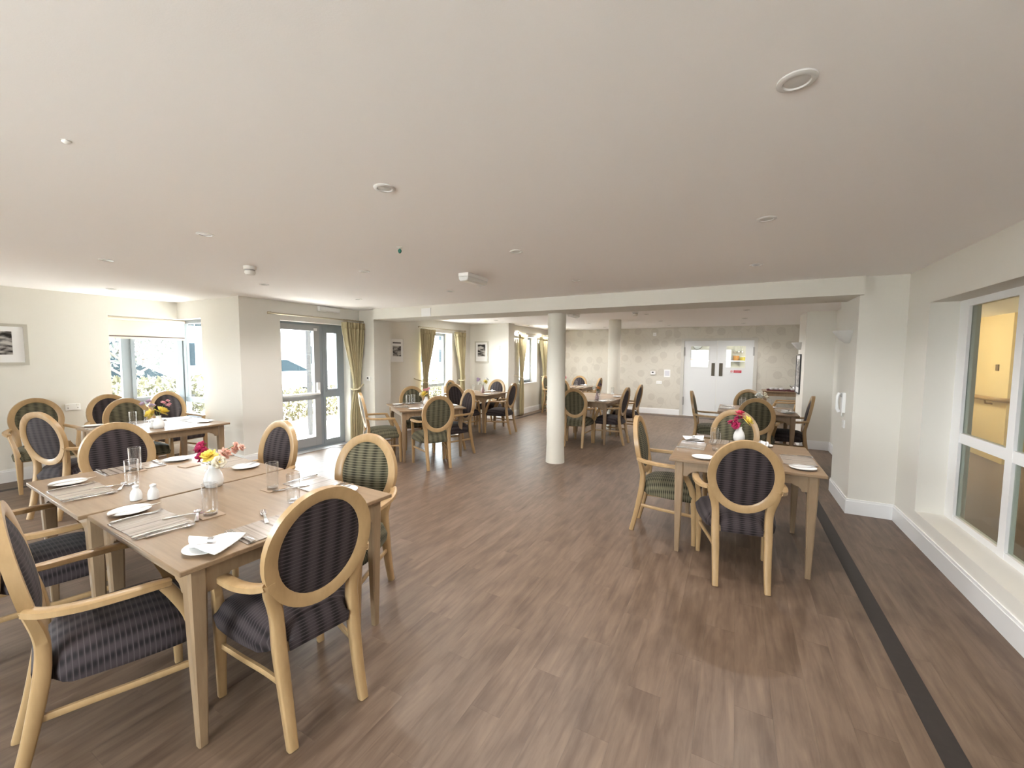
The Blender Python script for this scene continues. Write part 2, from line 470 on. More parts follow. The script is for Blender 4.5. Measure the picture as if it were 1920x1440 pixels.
# ceiling, beam, columns
struct(MB().box(XL - T, XR + 0.3, YF - 0.1, 3.26, C, C + 0.25).box(XD - T, XR + 0.3, 3.26, YB + 0.1, C, C + 0.25).build('ceiling', CEIL))
beam = trim(MB().box(-5.66, 1.09, 5.245, 5.86, 2.23, C + 0.02), WALL)
MB().box(-4.55, -4.356, 5.238, 5.25, 2.235, 2.365).build('access_panel', WHITE, beam)
def column(x, y, h, n):
    prof = []
    for k in range(16):
        z = h * k / 15; prof.append((0.134 + 0.0025 * math.sin(k * 2.3 + n) + (0.008 if k == 0 else 0), z))
    o = MB().lathe(prof, 40, (0, 0, 0)).build('column', COLUMNM, smooth=True, auto=40); o.location = (x, y, 0)
    return o
tag(column(-2.36, 5.72, 2.24, 0), 'round cream plaster column standing under the ceiling beam', 'column')
tag(column(-2.37, 9.08, 2.41, 2), 'round cream plaster column behind the long table, before the wallpaper', 'column')

def wall(name, boxes, mat=WALL):
    mb = MB()
    for b in boxes: mb.box(*b)
    return struct(mb.build(name, mat))
def open_wall_x(x, out, y0, y1, oy0, oy1, oz0, oz1):
    """wall whose room face is at x, thickness towards out, with one opening"""
    a, b = min(x, out), max(x, out)
    bs = [(a, b, y0, oy0, -0.05, C), (a, b, oy0, oy1, oz1, C)]
    if oy1 < y1: bs.append((a, b, oy1, y1, -0.05, C))
    if oz0 > -0.05: bs.append((a, b, oy0, oy1, -0.05, oz0))
    return bs
# left wall with a window that wraps the corner
LW = dict(y0=2.41, z0=0.56, z1=2.145)
wall('wall_left', [(XL - T, XL, YF, -2.4, -0.05, C), (XL - T, XL, -2.4, -0.2, 2.25, C), (XL - T, XL, -0.2, LW['y0'], -0.05, C), (XL - T, XL, LW['y0'], 3.24 + T, 2.145, C), (XL - T, XL, LW['y0'], 3.24 + T, -0.05, 0.56)])
wall('wall_return', [(-7.13, XD, 3.24, 3.24 + T, -0.05, C), (XL, -7.13, 3.24, 3.24 + T, 2.145, C), (XL, -7.13, 3.24, 3.24 + T, -0.05, 0.56)])
wall('wall_doors', open_wall_x(XD, XD - T, 3.24 + T, 5.30, 3.826, 5.10, -0.06, 2.125) + open_wall_x(XD, XD - T, 5.30, 8.9, 7.0, 8.13, 0.50, 2.135))
wall('wall_pier_left', [(XD - 0.05, -5.73, 5.32, 5.72, -0.05, C)])
wall('wall_nib', [(XD - T, -4.95, 8.9, 9.2, -0.05, C)])
wall('wall_window_far', open_wall_x(XW3, XW3 - T, 9.2, YB, 9.85, 10.97, 0.86, 2.135))
# back wall with door opening, right side piers, right wall with internal window
wall('wall_back', [(XW3 - T, -1.32, YB, YB + 0.16, -0.05, C), (0.47, 2.0, YB, YB + 0.16, -0.05, C), (-1.32, 0.47, YB, YB + 0.16, 2.105, C)], WALLPAPER)
wall('wall_right', [(XR, 1.69, 4.81, 5.32, -0.05, C), (XR, 1.69, YF, 4.81, 2.08, C), (XR, 1.69, YF, 4.81, -0.05, 0.26), (XR, 1.69, YF, 1.0, 0.26, 2.08)])
wall('wall_pier_right', [(1.065, 1.75, 5.315, 6.15, -0.05, C)])
wall('wall_recess_right', [(1.475, 1.75, 6.15, 8.8, -0.05, C)])
wall('wall_pier_far', [(1.055, 1.75, 8.8, 9.66, -0.05, C)])
wall('wall_right_far', [(1.47, 1.75, 9.66, YB, -0.05, C)])
wall('wall_front', [(XL, -2.6, YF - 0.1, YF, -0.05, C), (-0.2, XR + 0.3, YF - 0.1, YF, -0.05, C), (-2.6, -0.2, YF - 0.1, YF, 2.1, C), (-2.6, -0.2, YF - 0.1, YF, -0.05, 0.9)])

# skirting boards
def skirt(side, boxes):
    mb = MB()
    for i, (x0, x1, y0, y1) in enumerate(boxes):
        e = 0.0006 * i
        if (x1 - x0) < (y1 - y0):
            out = -1 if x0 < -3 else 1            # wall side: boards on the left walls have the wall at x0
            mb.box(x0 + e, x1 - e, y0, y1, 0, 0.135 - e)
            mb.box(*((x0, x1 - 0.006) if out < 0 else (x0 + 0.006, x1)), y0, y1, 0.135 - e, 0.155 - e)
        else:
            mb.box(x0, x1, y0 + e, y1, 0, 0.135 - e); mb.box(x0, x1, y0 + 0.006, y1, 0.135 - e, 0.155 - e)
    return struct(mb.build('baseboard_' + side, WHITE))
skirt('left', [(XL, XL + 0.016, YF, 3.24)])
skirt('return', [(XL, XD, 3.224, 3.24)])
skirt('doors', [(XD, XD + 0.016, 3.224, 3.826), (XD, XD + 0.016, 5.10, 5.32), (XD, XD + 0.016, 5.72, 8.9)])
skirt('pier_left', [(XD, -5.714, 5.304, 5.32), (-5.73, -5.714, 5.32, 5.72)])
skirt('nib', [(XD, -4.934, 8.884, 8.9), (-4.95, -4.934, 8.9, 9.2)])
skirt('window_far', [(XW3, XW3 + 0.016, 9.2, YB)])
skirt('back', [(XW3, -1.32, YB - 0.016, YB), (0.47, 1.475, YB - 0.016, YB)])
skirt('right', [(XR - 0.016, XR, YF, 5.315)])
skirt('pier_right', [(1.049, XR, 5.299, 5.315), (1.049, 1.065, 5.315, 6.15)])
skirt('recess', [(1.459, 1.475, 6.15, 8.8), (1.039, 1.475, 8.784, 8.8), (1.039, 1.055, 8.8, 9.66)])

# ------------------------------------------------------------------ windows and doors
def bars_x(x0, x1, rects):
    mb = MB()
    for i, (y0, y1, z0, z1) in enumerate(rects): mb.box(x0 + 0.0008 * i, x1 - 0.0008 * i, y0, y1, z0, z1)
    return mb
def pane_x(parent, x, y0, y1, z0, z1, mat=GLASSW):
    return MB().box(x - 0.003, x + 0.003, y0, y1, z0, z1).build('pane', mat, parent)
# window 1 : corner window
w1 = struct(bars_x(-8.06, -8.0, [(2.36, 2.43, 0.56, 2.145), (2.58, 2.69, 0.56, 2.145), (3.34, 3.42, 0.56, 2.145), (2.36, 3.42, 0.56, 0.62), (2.36, 3.42, 2.09, 2.145), (2.69, 3.34, 0.815, 0.89), (2.43, 2.58, 0.815, 0.89)]).build('window_1', GREYFR))
bars_x(-8.075, -7.985, [(2.69, 2.735, 0.89, 2.09), (3.27, 3.34, 0.89, 2.09), (2.735, 3.27, 0.89, 0.93), (2.735, 3.27, 2.05, 2.09)]).build('casement_frame', GREYFR, w1)
for a in ((2.43, 2.58, 0.62, 0.815), (2.43, 2.58, 0.89, 2.09), (2.69, 3.34, 0.62, 0.815), (2.735, 3.27, 0.93, 2.05)): pane_x(w1, -8.03, *a)
mb = MB().box(-8.06, -7.98, 3.36, 3.44, 0.56, 2.145)
mb.box(-7.20, -7.12, 3.37, 3.43, 0.56, 2.145).box(-7.98, -7.20, 3.37, 3.43, 0.56, 0.62).box(-7.98, -7.20, 3.37, 3.43, 2.09, 2.145).box(-7.98, -7.2, 3.37, 3.43, 0.815, 0.89)
mb.build('return_frame', GREYFR, w1)
MB().box(-7.98, -7.20, 3.397, 3.403, 0.62, 2.09).build('pane', GLASSW, w1)
MB().box(XL - 0.2, XL + 0.03, LW['y0'] - 0.04, 3.24, 0.535, 0.56).box(XL - 0.2, -7.13, 3.21, 3.40, 0.535, 0.56).build('window_sill', WHITE, w1)
portal((-8.10, 2.9, 1.35), (1, 0, 0), 1.05, 1.6)
portal((-7.6, 3.47, 1.35), (0, -1, 0), 0.8, 1.6)
# unseen window added behind the camera to light the room from the left
w4 = struct(bars_x(-8.06, -8.0, [(-2.4, -2.33, 0.0, 2.25), (-1.34, -1.26, 0.0, 2.25), (-0.27, -0.2, 0.0, 2.25), (-2.4, -0.2, 0.0, 0.06), (-2.4, -0.2, 2.19, 2.25)]).build('window_added_4', GREYFR))
for y0, y1 in ((-2.33, -1.34), (-1.26, -0.27)): pane_x(w4, -8.03, y0, y1, 0.06, 2.19)
portal((-8.10, -1.3, 1.12), (1, 0, 0), 2.2, 2.25)
w6 = struct(bars_x(-0.06, -0.02, [(-2.6, -2.54, 0.9, 2.1), (-1.43, -1.37, 0.9, 2.1), (-0.26, -0.2, 0.9, 2.1), (-2.6, -0.2, 0.9, 0.96), (-2.6, -0.2, 2.04, 2.1)]).build('window_added_6', GREYFR))  # second unseen window, added in the front wall for more light
for y0, y1 in ((-2.54, -1.43), (-1.37, -0.26)): pane_x(w6, -0.04, y0, y1, 0.96, 2.04)
w6.location = (0, YF, 0); w6.rotation_euler = (0, 0, PI/2); w6.scale = (1, -1, 1)
portal((-1.4, YF - 0.12, 1.5), (0, 1, 0), 2.4, 1.2)

# blind
bl = empty('roller_blind', (-7.94, 2.9, 1.83))
MB().box(-0.004, 0.004, -0.475, 0.46, 0.02, 0.27).build('blind_fabric', BLINDM, bl)
MB().sweep([(0.0, -0.48, 0.285), (0.0, 0.47, 0.285)], 0.025, n=16).build('roller_tube', BLINDM, bl, smooth=True, auto=40)
MB().box(-0.008, 0.008, -0.475, 0.46, -0.012, 0.02).build('bottom_bar', BLINDM, bl)
MB().box(-0.009, 0.009, -0.474, 0.459, 0.018, 0.032).build('seam', plain('blind_seam', (0.05, 0.025, 0.022), 0.7), bl)
tag(bl, 'cream roller blind drawn a short way down the corner window', 'blind')

# patio door (window_2 in the door wall): glazed leaf, fixed side light
XF0, XF1 = -6.33, -6.27
d1 = struct(bars_x(XF0, XF1, [(3.79, 3.84, 0.0, 2.125), (5.04, 5.10, 0.0, 2.125), (3.79, 5.10, 2.09, 2.125), (4.61, 4.665, 0.0, 2.10), (3.79, 5.10, 0.0, 0.05)]).build('door_1', GREYFR))
leaf = bars_x(XF0 + 0.01, XF1 + 0.012, [(3.842, 3.93, 0.052, 2.088), (4.50, 4.608, 0.052, 2.088), (3.93, 4.50, 2.0, 2.088), (3.93, 4.50, 0.845, 0.955), (3.93, 4.50, 0.052, 0.20)]).build('door_leaf', plain('door_frame_grey', (0.34, 0.345, 0.35), 0.4), d1)
pane_x(leaf, -6.295, 3.93, 4.50, 0.955, 2.0); pane_x(leaf, -6.295, 3.93, 4.50, 0.20, 0.845)
MB().box(XF1 + 0.012, XF1 + 0.05, 4.525, 4.575, 0.93, 1.13).sweep([(XF1 + 0.055, 4.55, 1.0), (XF1 + 0.085, 4.54, 0.94)], 0.014).sweep([(XF1 + 0.07, 3.90, 0.945), (XF1 + 0.07, 4.55, 0.945)], 0.017, n=10).build('push_bar', WHITEP, leaf)
MB().box(XF1 + 0.012, XF1 + 0.02, 4.50, 4.56, 2.00, 2.045).build('door_contact', WHITEP, leaf)
sl = bars_x(XF0 + 0.005, XF1 + 0.006, [(4.667, 4.71, 0.05, 2.09), (4.99, 5.04, 0.05, 2.09), (4.71, 4.99, 2.03, 2.09), (4.71, 4.99, 0.86, 0.955), (4.71, 4.99, 0.05, 0.12)]).build('side_light', GREYFR, d1)
bars_x(XF0 + 0.012, XF1 + 0.014, [(4.712, 4.75, 0.957, 2.03), (4.945, 4.99, 0.957, 2.03), (4.75, 4.945, 1.98, 2.03), (4.75, 4.945, 0.957, 1.0)]).build('vent_casement', GREYFR, d1)
pane_x(sl, -6.3, 4.75, 4.945, 1.0, 1.98); pane_x(sl, -6.3, 4.71, 4.99, 0.12, 0.86)
MB().box(-6.27, -6.10, 3.84, 5.10, -0.008, 0.006).build('threshold', plain('threshold_steel', (0.55, 0.56, 0.58), 0.4, metal=0.6), d1)
portal((-6.40, 4.46, 1.06), (1, 0, 0), 1.3, 2.1)
# window 2 and 3
def tall_window(name, x, y0, y1, z0, z1, mull, transom):
    rects = [(y0, y0 + 0.06, z0, z1), (y1 - 0.06, y1, z0, z1), (y0, y1, z0, z0 + 0.06), (y0, y1, z1 - 0.06, z1)]
    if mull: rects.append((mull, mull + 0.07, z0, z1))
    if transom: rects.append((y0, y1, transom, transom + 0.07))
    w = struct(bars_x(x - 0.03, x + 0.03, rects).build(name, GREYFR))
    pane_x(w, x, y0 + 0.06, y1 - 0.06, z0 + 0.06, z1 - 0.06)
    MB().box(x + 0.03, x + 0.26, y0 - 0.03, y1 + 0.03, z0 - 0.03, z0).build('window_sill', WHITE, w)
    portal((x - 0.06, (y0 + y1) / 2, (z0 + z1) / 2), (1, 0, 0), y1 - y0, z1 - z0)
    return w
tall_window('window_2', -6.35, 7.0, 8.13, 0.50, 2.135, None, 0.86)
tall_window('window_3', -5.39, 9.85, 10.97, 0.86, 2.135, 10.33, None)

# internal window to the corridor in the right wall
w5 = struct(bars_x(1.622, 1.668, [(4.66, 4.81, 0.26, 2.08), (3.92, 4.0, 0.26, 2.08), (1.0, 4.81, 2.025, 2.08), (1.0, 4.81, 0.26, 0.31), (1.0, 4.81, 0.92, 1.0), (2.95, 3.03, 0.26, 2.08), (1.95, 2.03, 0.26, 2.08), (1.0, 1.08, 0.26, 2.08)]).build('window_5', WHITE))
for y0, y1 in ((4.0, 4.66), (3.03, 3.92), (2.03, 2.95), (1.08, 1.95)):
    pane_x(w5, 1.645, y0, y1, 1.0, 2.025, GLASSC); pane_x(w5, 1.645, y0, y1, 0.31, 0.92, GLASSC)
# corridor beyond
struct(MB().box(1.69, 5.2, 0.0, 10.6, -0.05, -0.002).build('floor_corridor', CARPET))
struct(MB().box(1.69, 5.2, 0.0, 10.6, 2.30, 2.40).build('ceiling_corridor', CEIL))
wall('wall_corridor', [(3.62, 3.75, 9.05, 10.6, -0.02, 2.3), (3.62, 5.2, 9.0, 9.05, -0.02, 2.3), (1.75, 3.75, 10.5, 10.6, -0.02, 2.3), (5.1, 5.2, 0, 9.05, -0.02, 2.3), (1.69, 5.2, -0.1, 0, -0.02, 2.3)], YELLOW)
wall('wall_corridor_return', [(1.69, 1.755, 4.83, 10.55, -0.02, 2.3)], WALL)
hr = empty('handrail', (3.6, 9.3, 0.98))
MB().sweep([(-0.07, 1.1, 0.0), (-0.07, -0.26, 0.0), (0.0, -0.33, 0.0), (0.9, -0.33, 0.0)], 0.035, n=12).build('rail', HANDRAIL, hr, smooth=True, auto=40)
for y in (0.8, 0.1): MB().sweep([(-0.07, y, -0.01), (-0.06, y, -0.08), (0.02, y, -0.09)], 0.014).build('bracket', HANDRAIL, hr)
MB().sweep([(0.5, -0.33, -0.01), (0.5, -0.30, -0.08), (0.5, -0.25, -0.09)], 0.014).build('bracket', HANDRAIL, hr)
tag(hr, 'brown wooden handrail on the yellow corridor wall behind the glass', 'handrail')
tag(MB().box(3.605, 3.62, 9.28, 9.36, 1.42, 1.52).build('wall_notice', plain('notice_brown', (0.16, 0.10, 0.05), 0.5), bevel=0.003), 'small brown notice on the yellow corridor wall behind the glass', 'sign')
def added_corridor_lamp(x, y, energy, label):  # lamps added out of view to light the corridor behind the glass
    cl = empty('added_corridor_lamp', (x, y, 2.295))
    MB().lathe([(0.16, 0), (0.16, -0.03), (0.12, -0.06)], 24).build('diffuser', CLIGHT, cl)
    MB().lathe([(0.175, 0.004), (0.175, -0.015)], 24).build('base', WHITE, cl)
    tag(cl, label, 'lamp')
    ld = bpy.data.lights.new('corridor_fill_light', 'POINT'); ld.energy = energy; ld.color = (1, 0.90, 0.74); ld.shadow_soft_size = 0.15
    lo = bpy.data.objects.new('corridor_fill_light', ld); lo.location = (x, y, 2.12); COL.objects.link(lo)
added_corridor_lamp(2.25, 9.35, 15, 'added round ceiling lamp, out of view at the far end of the corridor')
added_corridor_lamp(4.40, 7.0, 18, 'added round ceiling lamp, out of view in the middle of the corridor')

# double doors in the back wall
DOORW = plain('door_white', (0.70, 0.71, 0.71), 0.38)
d2 = struct(MB().box(-1.325, -1.245, YB - 0.02, YB + 0.1, 0, 2.105).box(0.395, 0.475, YB - 0.02, YB + 0.1, 0, 2.105).box(-1.245, 0.395, YB - 0.02, YB + 0.1, 2.045, 2.105).build('door_2', plain('door_frame_beige', (0.55, 0.53, 0.48), 0.45)))
def leafd(x0, x1, px0, px1):
    z0, z1 = 1.325, 1.91
    y0, y1 = YB + 0.005, YB + 0.05
    o = MB().box(x0, x1, y0, y1, 0.01, z0).box(x0, x1, y0, y1, z1, 2.042).box(x0, px0, y0, y1, z0, z1).box(px1, x1, y0, y1, z0, z1).build('door_leaf', DOORW, d2)
    b = 0.012
    MB().box(px0, px1, y0 - 0.004, y0 + 0.01, z0, z0 + b).box(px0, px1, y0 - 0.004, y0 + 0.01, z1 - b, z1).box(px0, px0 + b, y0 - 0.004, y0 + 0.01, z0 + b, z1 - b).box(px1 - b, px1, y0 - 0.004, y0 + 0.01, z0 + b, z1 - b).build('glazing_bead', DOORW, o)
    MB().box(px0, px1, y0 + 0.02, y0 + 0.025, z0, z1).build('pane', GLASSW, o)
    return o
la = leafd(-1.243, -0.443, -1.09, -0.62); lb = leafd(-0.437, 0.393, -0.24, 0.22)
MB().box(-0.565, -0.485, YB - 0.003, YB + 0.006, 1.11, 1.45).build('push_plate', DARKBR, la)
MB().box(-0.385, -0.30, YB - 0.003, YB + 0.006, 1.11, 1.45).build('push_plate', DARKBR, lb)
for z in (0.30, 1.65):
    MB().sweep([(-1.243, YB - 0.012, z), (-1.243, YB - 0.012, z + 0.22)], 0.022, n=8).build('hinge', PALEFR, la)
    MB().sweep([(0.393, YB - 0.012, z), (0.393, YB - 0.012, z + 0.22)], 0.022, n=8).build('hinge', PALEFR, lb)
sg = empty('door_sign', (-0.13, YB + 0.001, 1.24))
MB().box(0, 0.27, -0.004, 0, -0.036, 0.036).build('sign_plate', PAPER, sg)
MB().box(0.085, 0.265, -0.006, -0.003, -0.032, 0.032).build('red_panel', REDSIGN, sg)
MB().box(0.10, 0.25, -0.0075, -0.0055, 0.008, 0.018).box(0.10, 0.22, -0.0075, -0.0055, -0.018, -0.008).build('lettering', plain('sign_pink', (0.62, 0.25, 0.27), 0.6), sg)
ring = MB()
for i in range(20):
    a = 2 * PI * i / 20; b = 2 * PI * (i + 1) / 20
    ring.add([(0.042 + 0.03*math.cos(a), -0.005, 0.03*math.sin(a)), (0.042 + 0.03*math.cos(b), -0.005, 0.03*math.sin(b)), (0.042 + 0.023*math.cos(b), -0.005, 0.023*math.sin(b)), (0.042 + 0.023*math.cos(a), -0.005, 0.023*math.sin(a))], [(0, 1, 2, 3)])
ring.box(0.030, 0.055, -0.0055, -0.004, -0.012, 0.012).build('symbol', REDSIGN, sg)
tag(sg, 'small red and white notice on the right double door below its pane', 'sign')

# kitchen beyond the double doors
struct(MB().box(-3.2, 2.4, YB + 0.16, YB + 3.4, -0.05, 0.0).build('floor_kitchen', plain('kitchen_floor', (0.5, 0.5, 0.48), 0.5)))
struct(MB().box(-3.2, 2.4, YB + 0.16, YB + 3.4, C, C + 0.1).build('ceiling_kitchen', CEIL))
KW = plain('kitchen_wall', (0.80, 0.78, 0.70), 0.6)
wall('wall_kitchen', [(-3.2, 2.4, YB + 3.3, YB + 3.4, 0, C), (-3.3, -3.2, YB + 0.16, YB + 3.4, 0, C), (2.4, 2.5, YB + 0.16, YB + 3.4, 0, C)], KW)
kl = empty('added_kitchen_panel', (-0.5, YB + 1.6, C - 0.03))  # glowing panel added to make the kitchen bright
MB().box(-0.9, 0.9, -0.3, 0.3, 0.0, 0.028).build('lamp_tray', WHITE, kl)
MB().box(-0.86, 0.86, -0.26, 0.26, -0.02, 0.0).build('diffuser', KLIGHT, kl)
tag(kl, 'added glowing ceiling panel that brightens the kitchen behind the double doors', 'lamp')
ck = empty('wall_clock', (-1.17, YB + 3.28, 2.02))
MB().lathe([(0.14, 0), (0.155, 0.012), (0.155, 0.03), (0.14, 0.035)], 32).build('rim', PALEFR, ck).rotation_euler = (PI/2, 0, 0)
MB().lathe([(0.138, 0.0), (0.138, 0.036)], 32).build('face', PAPER, ck).rotation_euler = (PI/2, 0, 0)
MB().box(-0.005, 0.005, -0.042, -0.038, 0, 0.10).box(0, 0.07, -0.042, -0.038, -0.005, 0.005).build('hands', BLACK, ck)
tag(ck, 'round white clock on the kitchen wall behind the left door pane', 'clock')
sh = empty('kitchen_shelf', (-0.3, YB + 3.15, 1.5))
MB().box(-1.5, 0.55, -0.15, 0.15, -0.02, 0.0).build('shelf_board', STEEL, sh)
for x in (-1.3, 0.4): MB().prism([(0.15, -0.02), (0.15, -0.2), (-0.1, -0.02)], 0, x, x + 0.02).build('bracket', STEEL, sh)
tag(sh, 'steel shelf with pots in the kitchen behind the door panes', 'shelf')
for i, (x, r, h, mt, nm) in enumerate(((-1.3, 0.10, 0.10, 'orange', 'yellow tub at the left end of the kitchen shelf'), (-0.95, 0.07, 0.14, 'white', 'white tub standing on the kitchen shelf'), (0.0, 0.09, 0.17, 'orange', 'orange pot on the kitchen shelf behind the right pane'), (0.18, 0.085, 0.12, 'yellow', 'yellow pot on the kitchen shelf behind the right pane'))):
    k = empty('kitchen_pot', (x, YB + 3.12, 1.5))
    MB().lathe([(r * 0.85, 0), (r, h), (r * 0.94, h), (r * 0.8, 0.01)], 20).build('pot_body', PET[mt], k, smooth=True, auto=40)
    MB().lathe([(r * 1.03, h - 0.01), (r * 1.03, h + 0.012), (r * 0.3, h + 0.02)], 20).build('lid', OFFW, k)
    tag(k, nm, 'pot')
for i, x in enumerate((0.05, 0.16, 0.26)):
    k = empty('hanging_ladle', (x - 0.1, YB + 3.25, 2.05))
    MB().sweep([(0, 0, 0), (0, 0, -0.25)], 0.007).build('handle', STEEL, k)
    MB().lathe([(0.012, -0.30), (0.04, -0.28), (0.045, -0.25)], 12).build('bowl', STEEL, k)
    tag(k, ('left', 'middle', 'right')[i] + ' of three ladles hanging on the kitchen wall behind the right pane', 'ladle')

# ------------------------------------------------------------------ curtains
def curtain(name, x, yo, yi, ztop, ztie, zbot, ytie, amp, folds, label, flip=1):
    """yo outer edge on the pole, yi inner edge; gathered towards ytie at ztie"""
    root = empty(name, (x, yo, 0))
    nu, nv = folds * 8, 30
    vs, fs = [], []
    for j in range(nv + 1):
        t = j / nv; z = ztop + (zbot - ztop) * t
        if z > ztie:
            s = (ztop - z) / (ztop - ztie); e = s * s * (3 - 2 * s)
            a, b = yo + (ytie - 0.05 * flip - yo) * e * 0.8, yi + (ytie + 0.05 * flip - yi) * (0.25 * s + 0.75 * e)
            am = amp * (1 - 0.3 * e)
        else:
            s = (ztie - z) / max(0.01, ztie - zbot); e = min(1, s * 2.2)
            a0, b0 = yo + (ytie - 0.05 * flip - yo) * 0.8, ytie + 0.05 * flip
            a, b = a0 + (yo - a0) * 0.6 * e, b0 + (ytie + 0.13 * flip - b0) * e
            am = amp * 0.75
        for i in range(nu + 1):
            u = i / nu
            xx = am * math.sin(2 * PI * folds * u + 0.6 * math.sin(5 * u)) * (0.8 + 0.4 * math.sin(9 * u + 3 * t))
            vs.append((xx, a + (b - a) * u - yo, z))
    for j in range(nv):
        for i in range(nu): fs.append((j*(nu+1)+i, j*(nu+1)+i+1, (j+1)*(nu+1)+i+1, (j+1)*(nu+1)+i))
    p = MB().add(vs, fs).build('curtain_panel', CURTAIN, root, smooth=True)
    md = p.modifiers.new('solid', 'SOLIDIFY'); md.thickness = 0.005
    # gathered heading
    hv, hf = [], []
    w = yi - yo
    for j in range(3):
        for i in range(nu + 1):
            u = i / nu; hv.append((amp * 1.05 * math.sin(2 * PI * folds * u + 0.6 * math.sin(5 * u)) * (0.8 + 0.4 * math.sin(9 * u)) + 0.006, w * u, ztop + 0.005 - 0.055 * j))
    for j in range(2):
        for i in range(nu): hf.append((j*(nu+1)+i, j*(nu+1)+i+1, (j+1)*(nu+1)+i+1, (j+1)*(nu+1)+i))
    p2 = MB().add(hv, hf).build('pleat_heading', CURTAIN, root, smooth=True); md = p2.modifiers.new('solid', 'SOLIDIFY'); md.thickness = 0.006
    yt = ytie - yo
    MB().sweep([(-0.09, -0.12 * flip, ztie + 0.10), (0.02, yt - 0.09 * flip, ztie + 0.03), (0.075, yt, ztie - 0.01), (0.02, yt + 0.08 * flip, ztie - 0.02), (-0.06, yt + 0.05 * flip, ztie)], 0.012, 0.02).build('tieback', plain('tieback_cord', (0.55, 0.48, 0.33), 0.7) if 'tieback_cord' not in MATS else MATS['tieback_cord'], root, smooth=True, auto=50)
    return tag(root, label, 'curtain')
def pole(x, xw, y0, y1, z, ringy, label):
    o = empty('curtain_pole', (x, y0, z))
    MB().sweep([(0, 0, 0), (0, y1 - y0, 0)], 0.0115, n=12).build('pole_rod', BRASS, o, smooth=True, auto=40)
    for y in (0, y1 - y0):
        f = MB().lathe([(0.012, -0.028), (0.021, -0.022), (0.021, 0.022), (0.012, 0.028)], 14).build('finial', BRASS, o, smooth=True, auto=40)
        f.location = (0, y, 0); f.rotation_euler = (PI/2, 0, 0)
    for y in (0.10, y1 - y0 - 0.10): MB().sweep([(0, y, 0), (xw - x, y, 0)], 0.009).build('bracket', BRASS, o)
    rm = None
    for y in ringy:
        if rm is None:
            mb = MB(); pts = [(0.021 * math.cos(2*PI*i/12), 0, 0.021 * math.sin(2*PI*i/12) - 0.008) for i in range(13)]
            rm = mb.sweep(pts, 0.0035, n=6, side=(0, 1, 0)).mesh('curtain_ring', BRASS, True)
        rr = bpy.data.objects.new('curtain_ring', rm); COL.objects.link(rr); rr.parent = o; rr.location = (0, y - y0, 0)
    return tag(o, label, 'curtain pole')
pole(-5.99, XD, 3.60, 5.36, 2.205, [4.90 + 0.06 * i for i in range(7)], 'nickel curtain pole above the glass patio door')
curtain('curtain', -5.985, 5.31, 4.86, 2.165, 1.0, 0.02, 5.12, 0.045, 7, 'long gold curtain tied back to the right of the patio door', flip=-1)
pole(-5.99, XD, 6.83, 8.52, 2.21, [6.90 + 0.06 * i for i in range(7)] + [8.15 + 0.06 * i for i in range(6)], 'nickel curtain pole above the tall window beyond the beam')
curtain('curtain', -5.985, 6.86, 7.33, 2.17, 1.0, 0.02, 7.02, 0.045, 7, 'gold curtain left of the window behind the angled table', flip=1)
curtain('curtain', -5.985, 8.5, 8.12, 2.17, 1.0, 0.02, 8.38, 0.045, 5, 'gold curtain right of the window behind the angled table', flip=-1)
pole(-5.04, XW3, 9.62, 11.45, 2.21, [9.68 + 0.06 * i for i in range(6)] + [11.05 + 0.06 * i for i in range(6)], 'nickel curtain pole above the farthest window near the wallpaper')
curtain('curtain', -5.035, 9.64, 10.06, 2.17, 1.0, 0.02, 9.80, 0.045, 6, 'gold curtain left of the farthest window past the wall nib', flip=1)
curtain('curtain', -5.035, 11.42, 10.98, 2.17, 1.0, 0.02, 11.25, 0.045, 6, 'gold curtain right of the farthest window near the wallpaper', flip=-1)

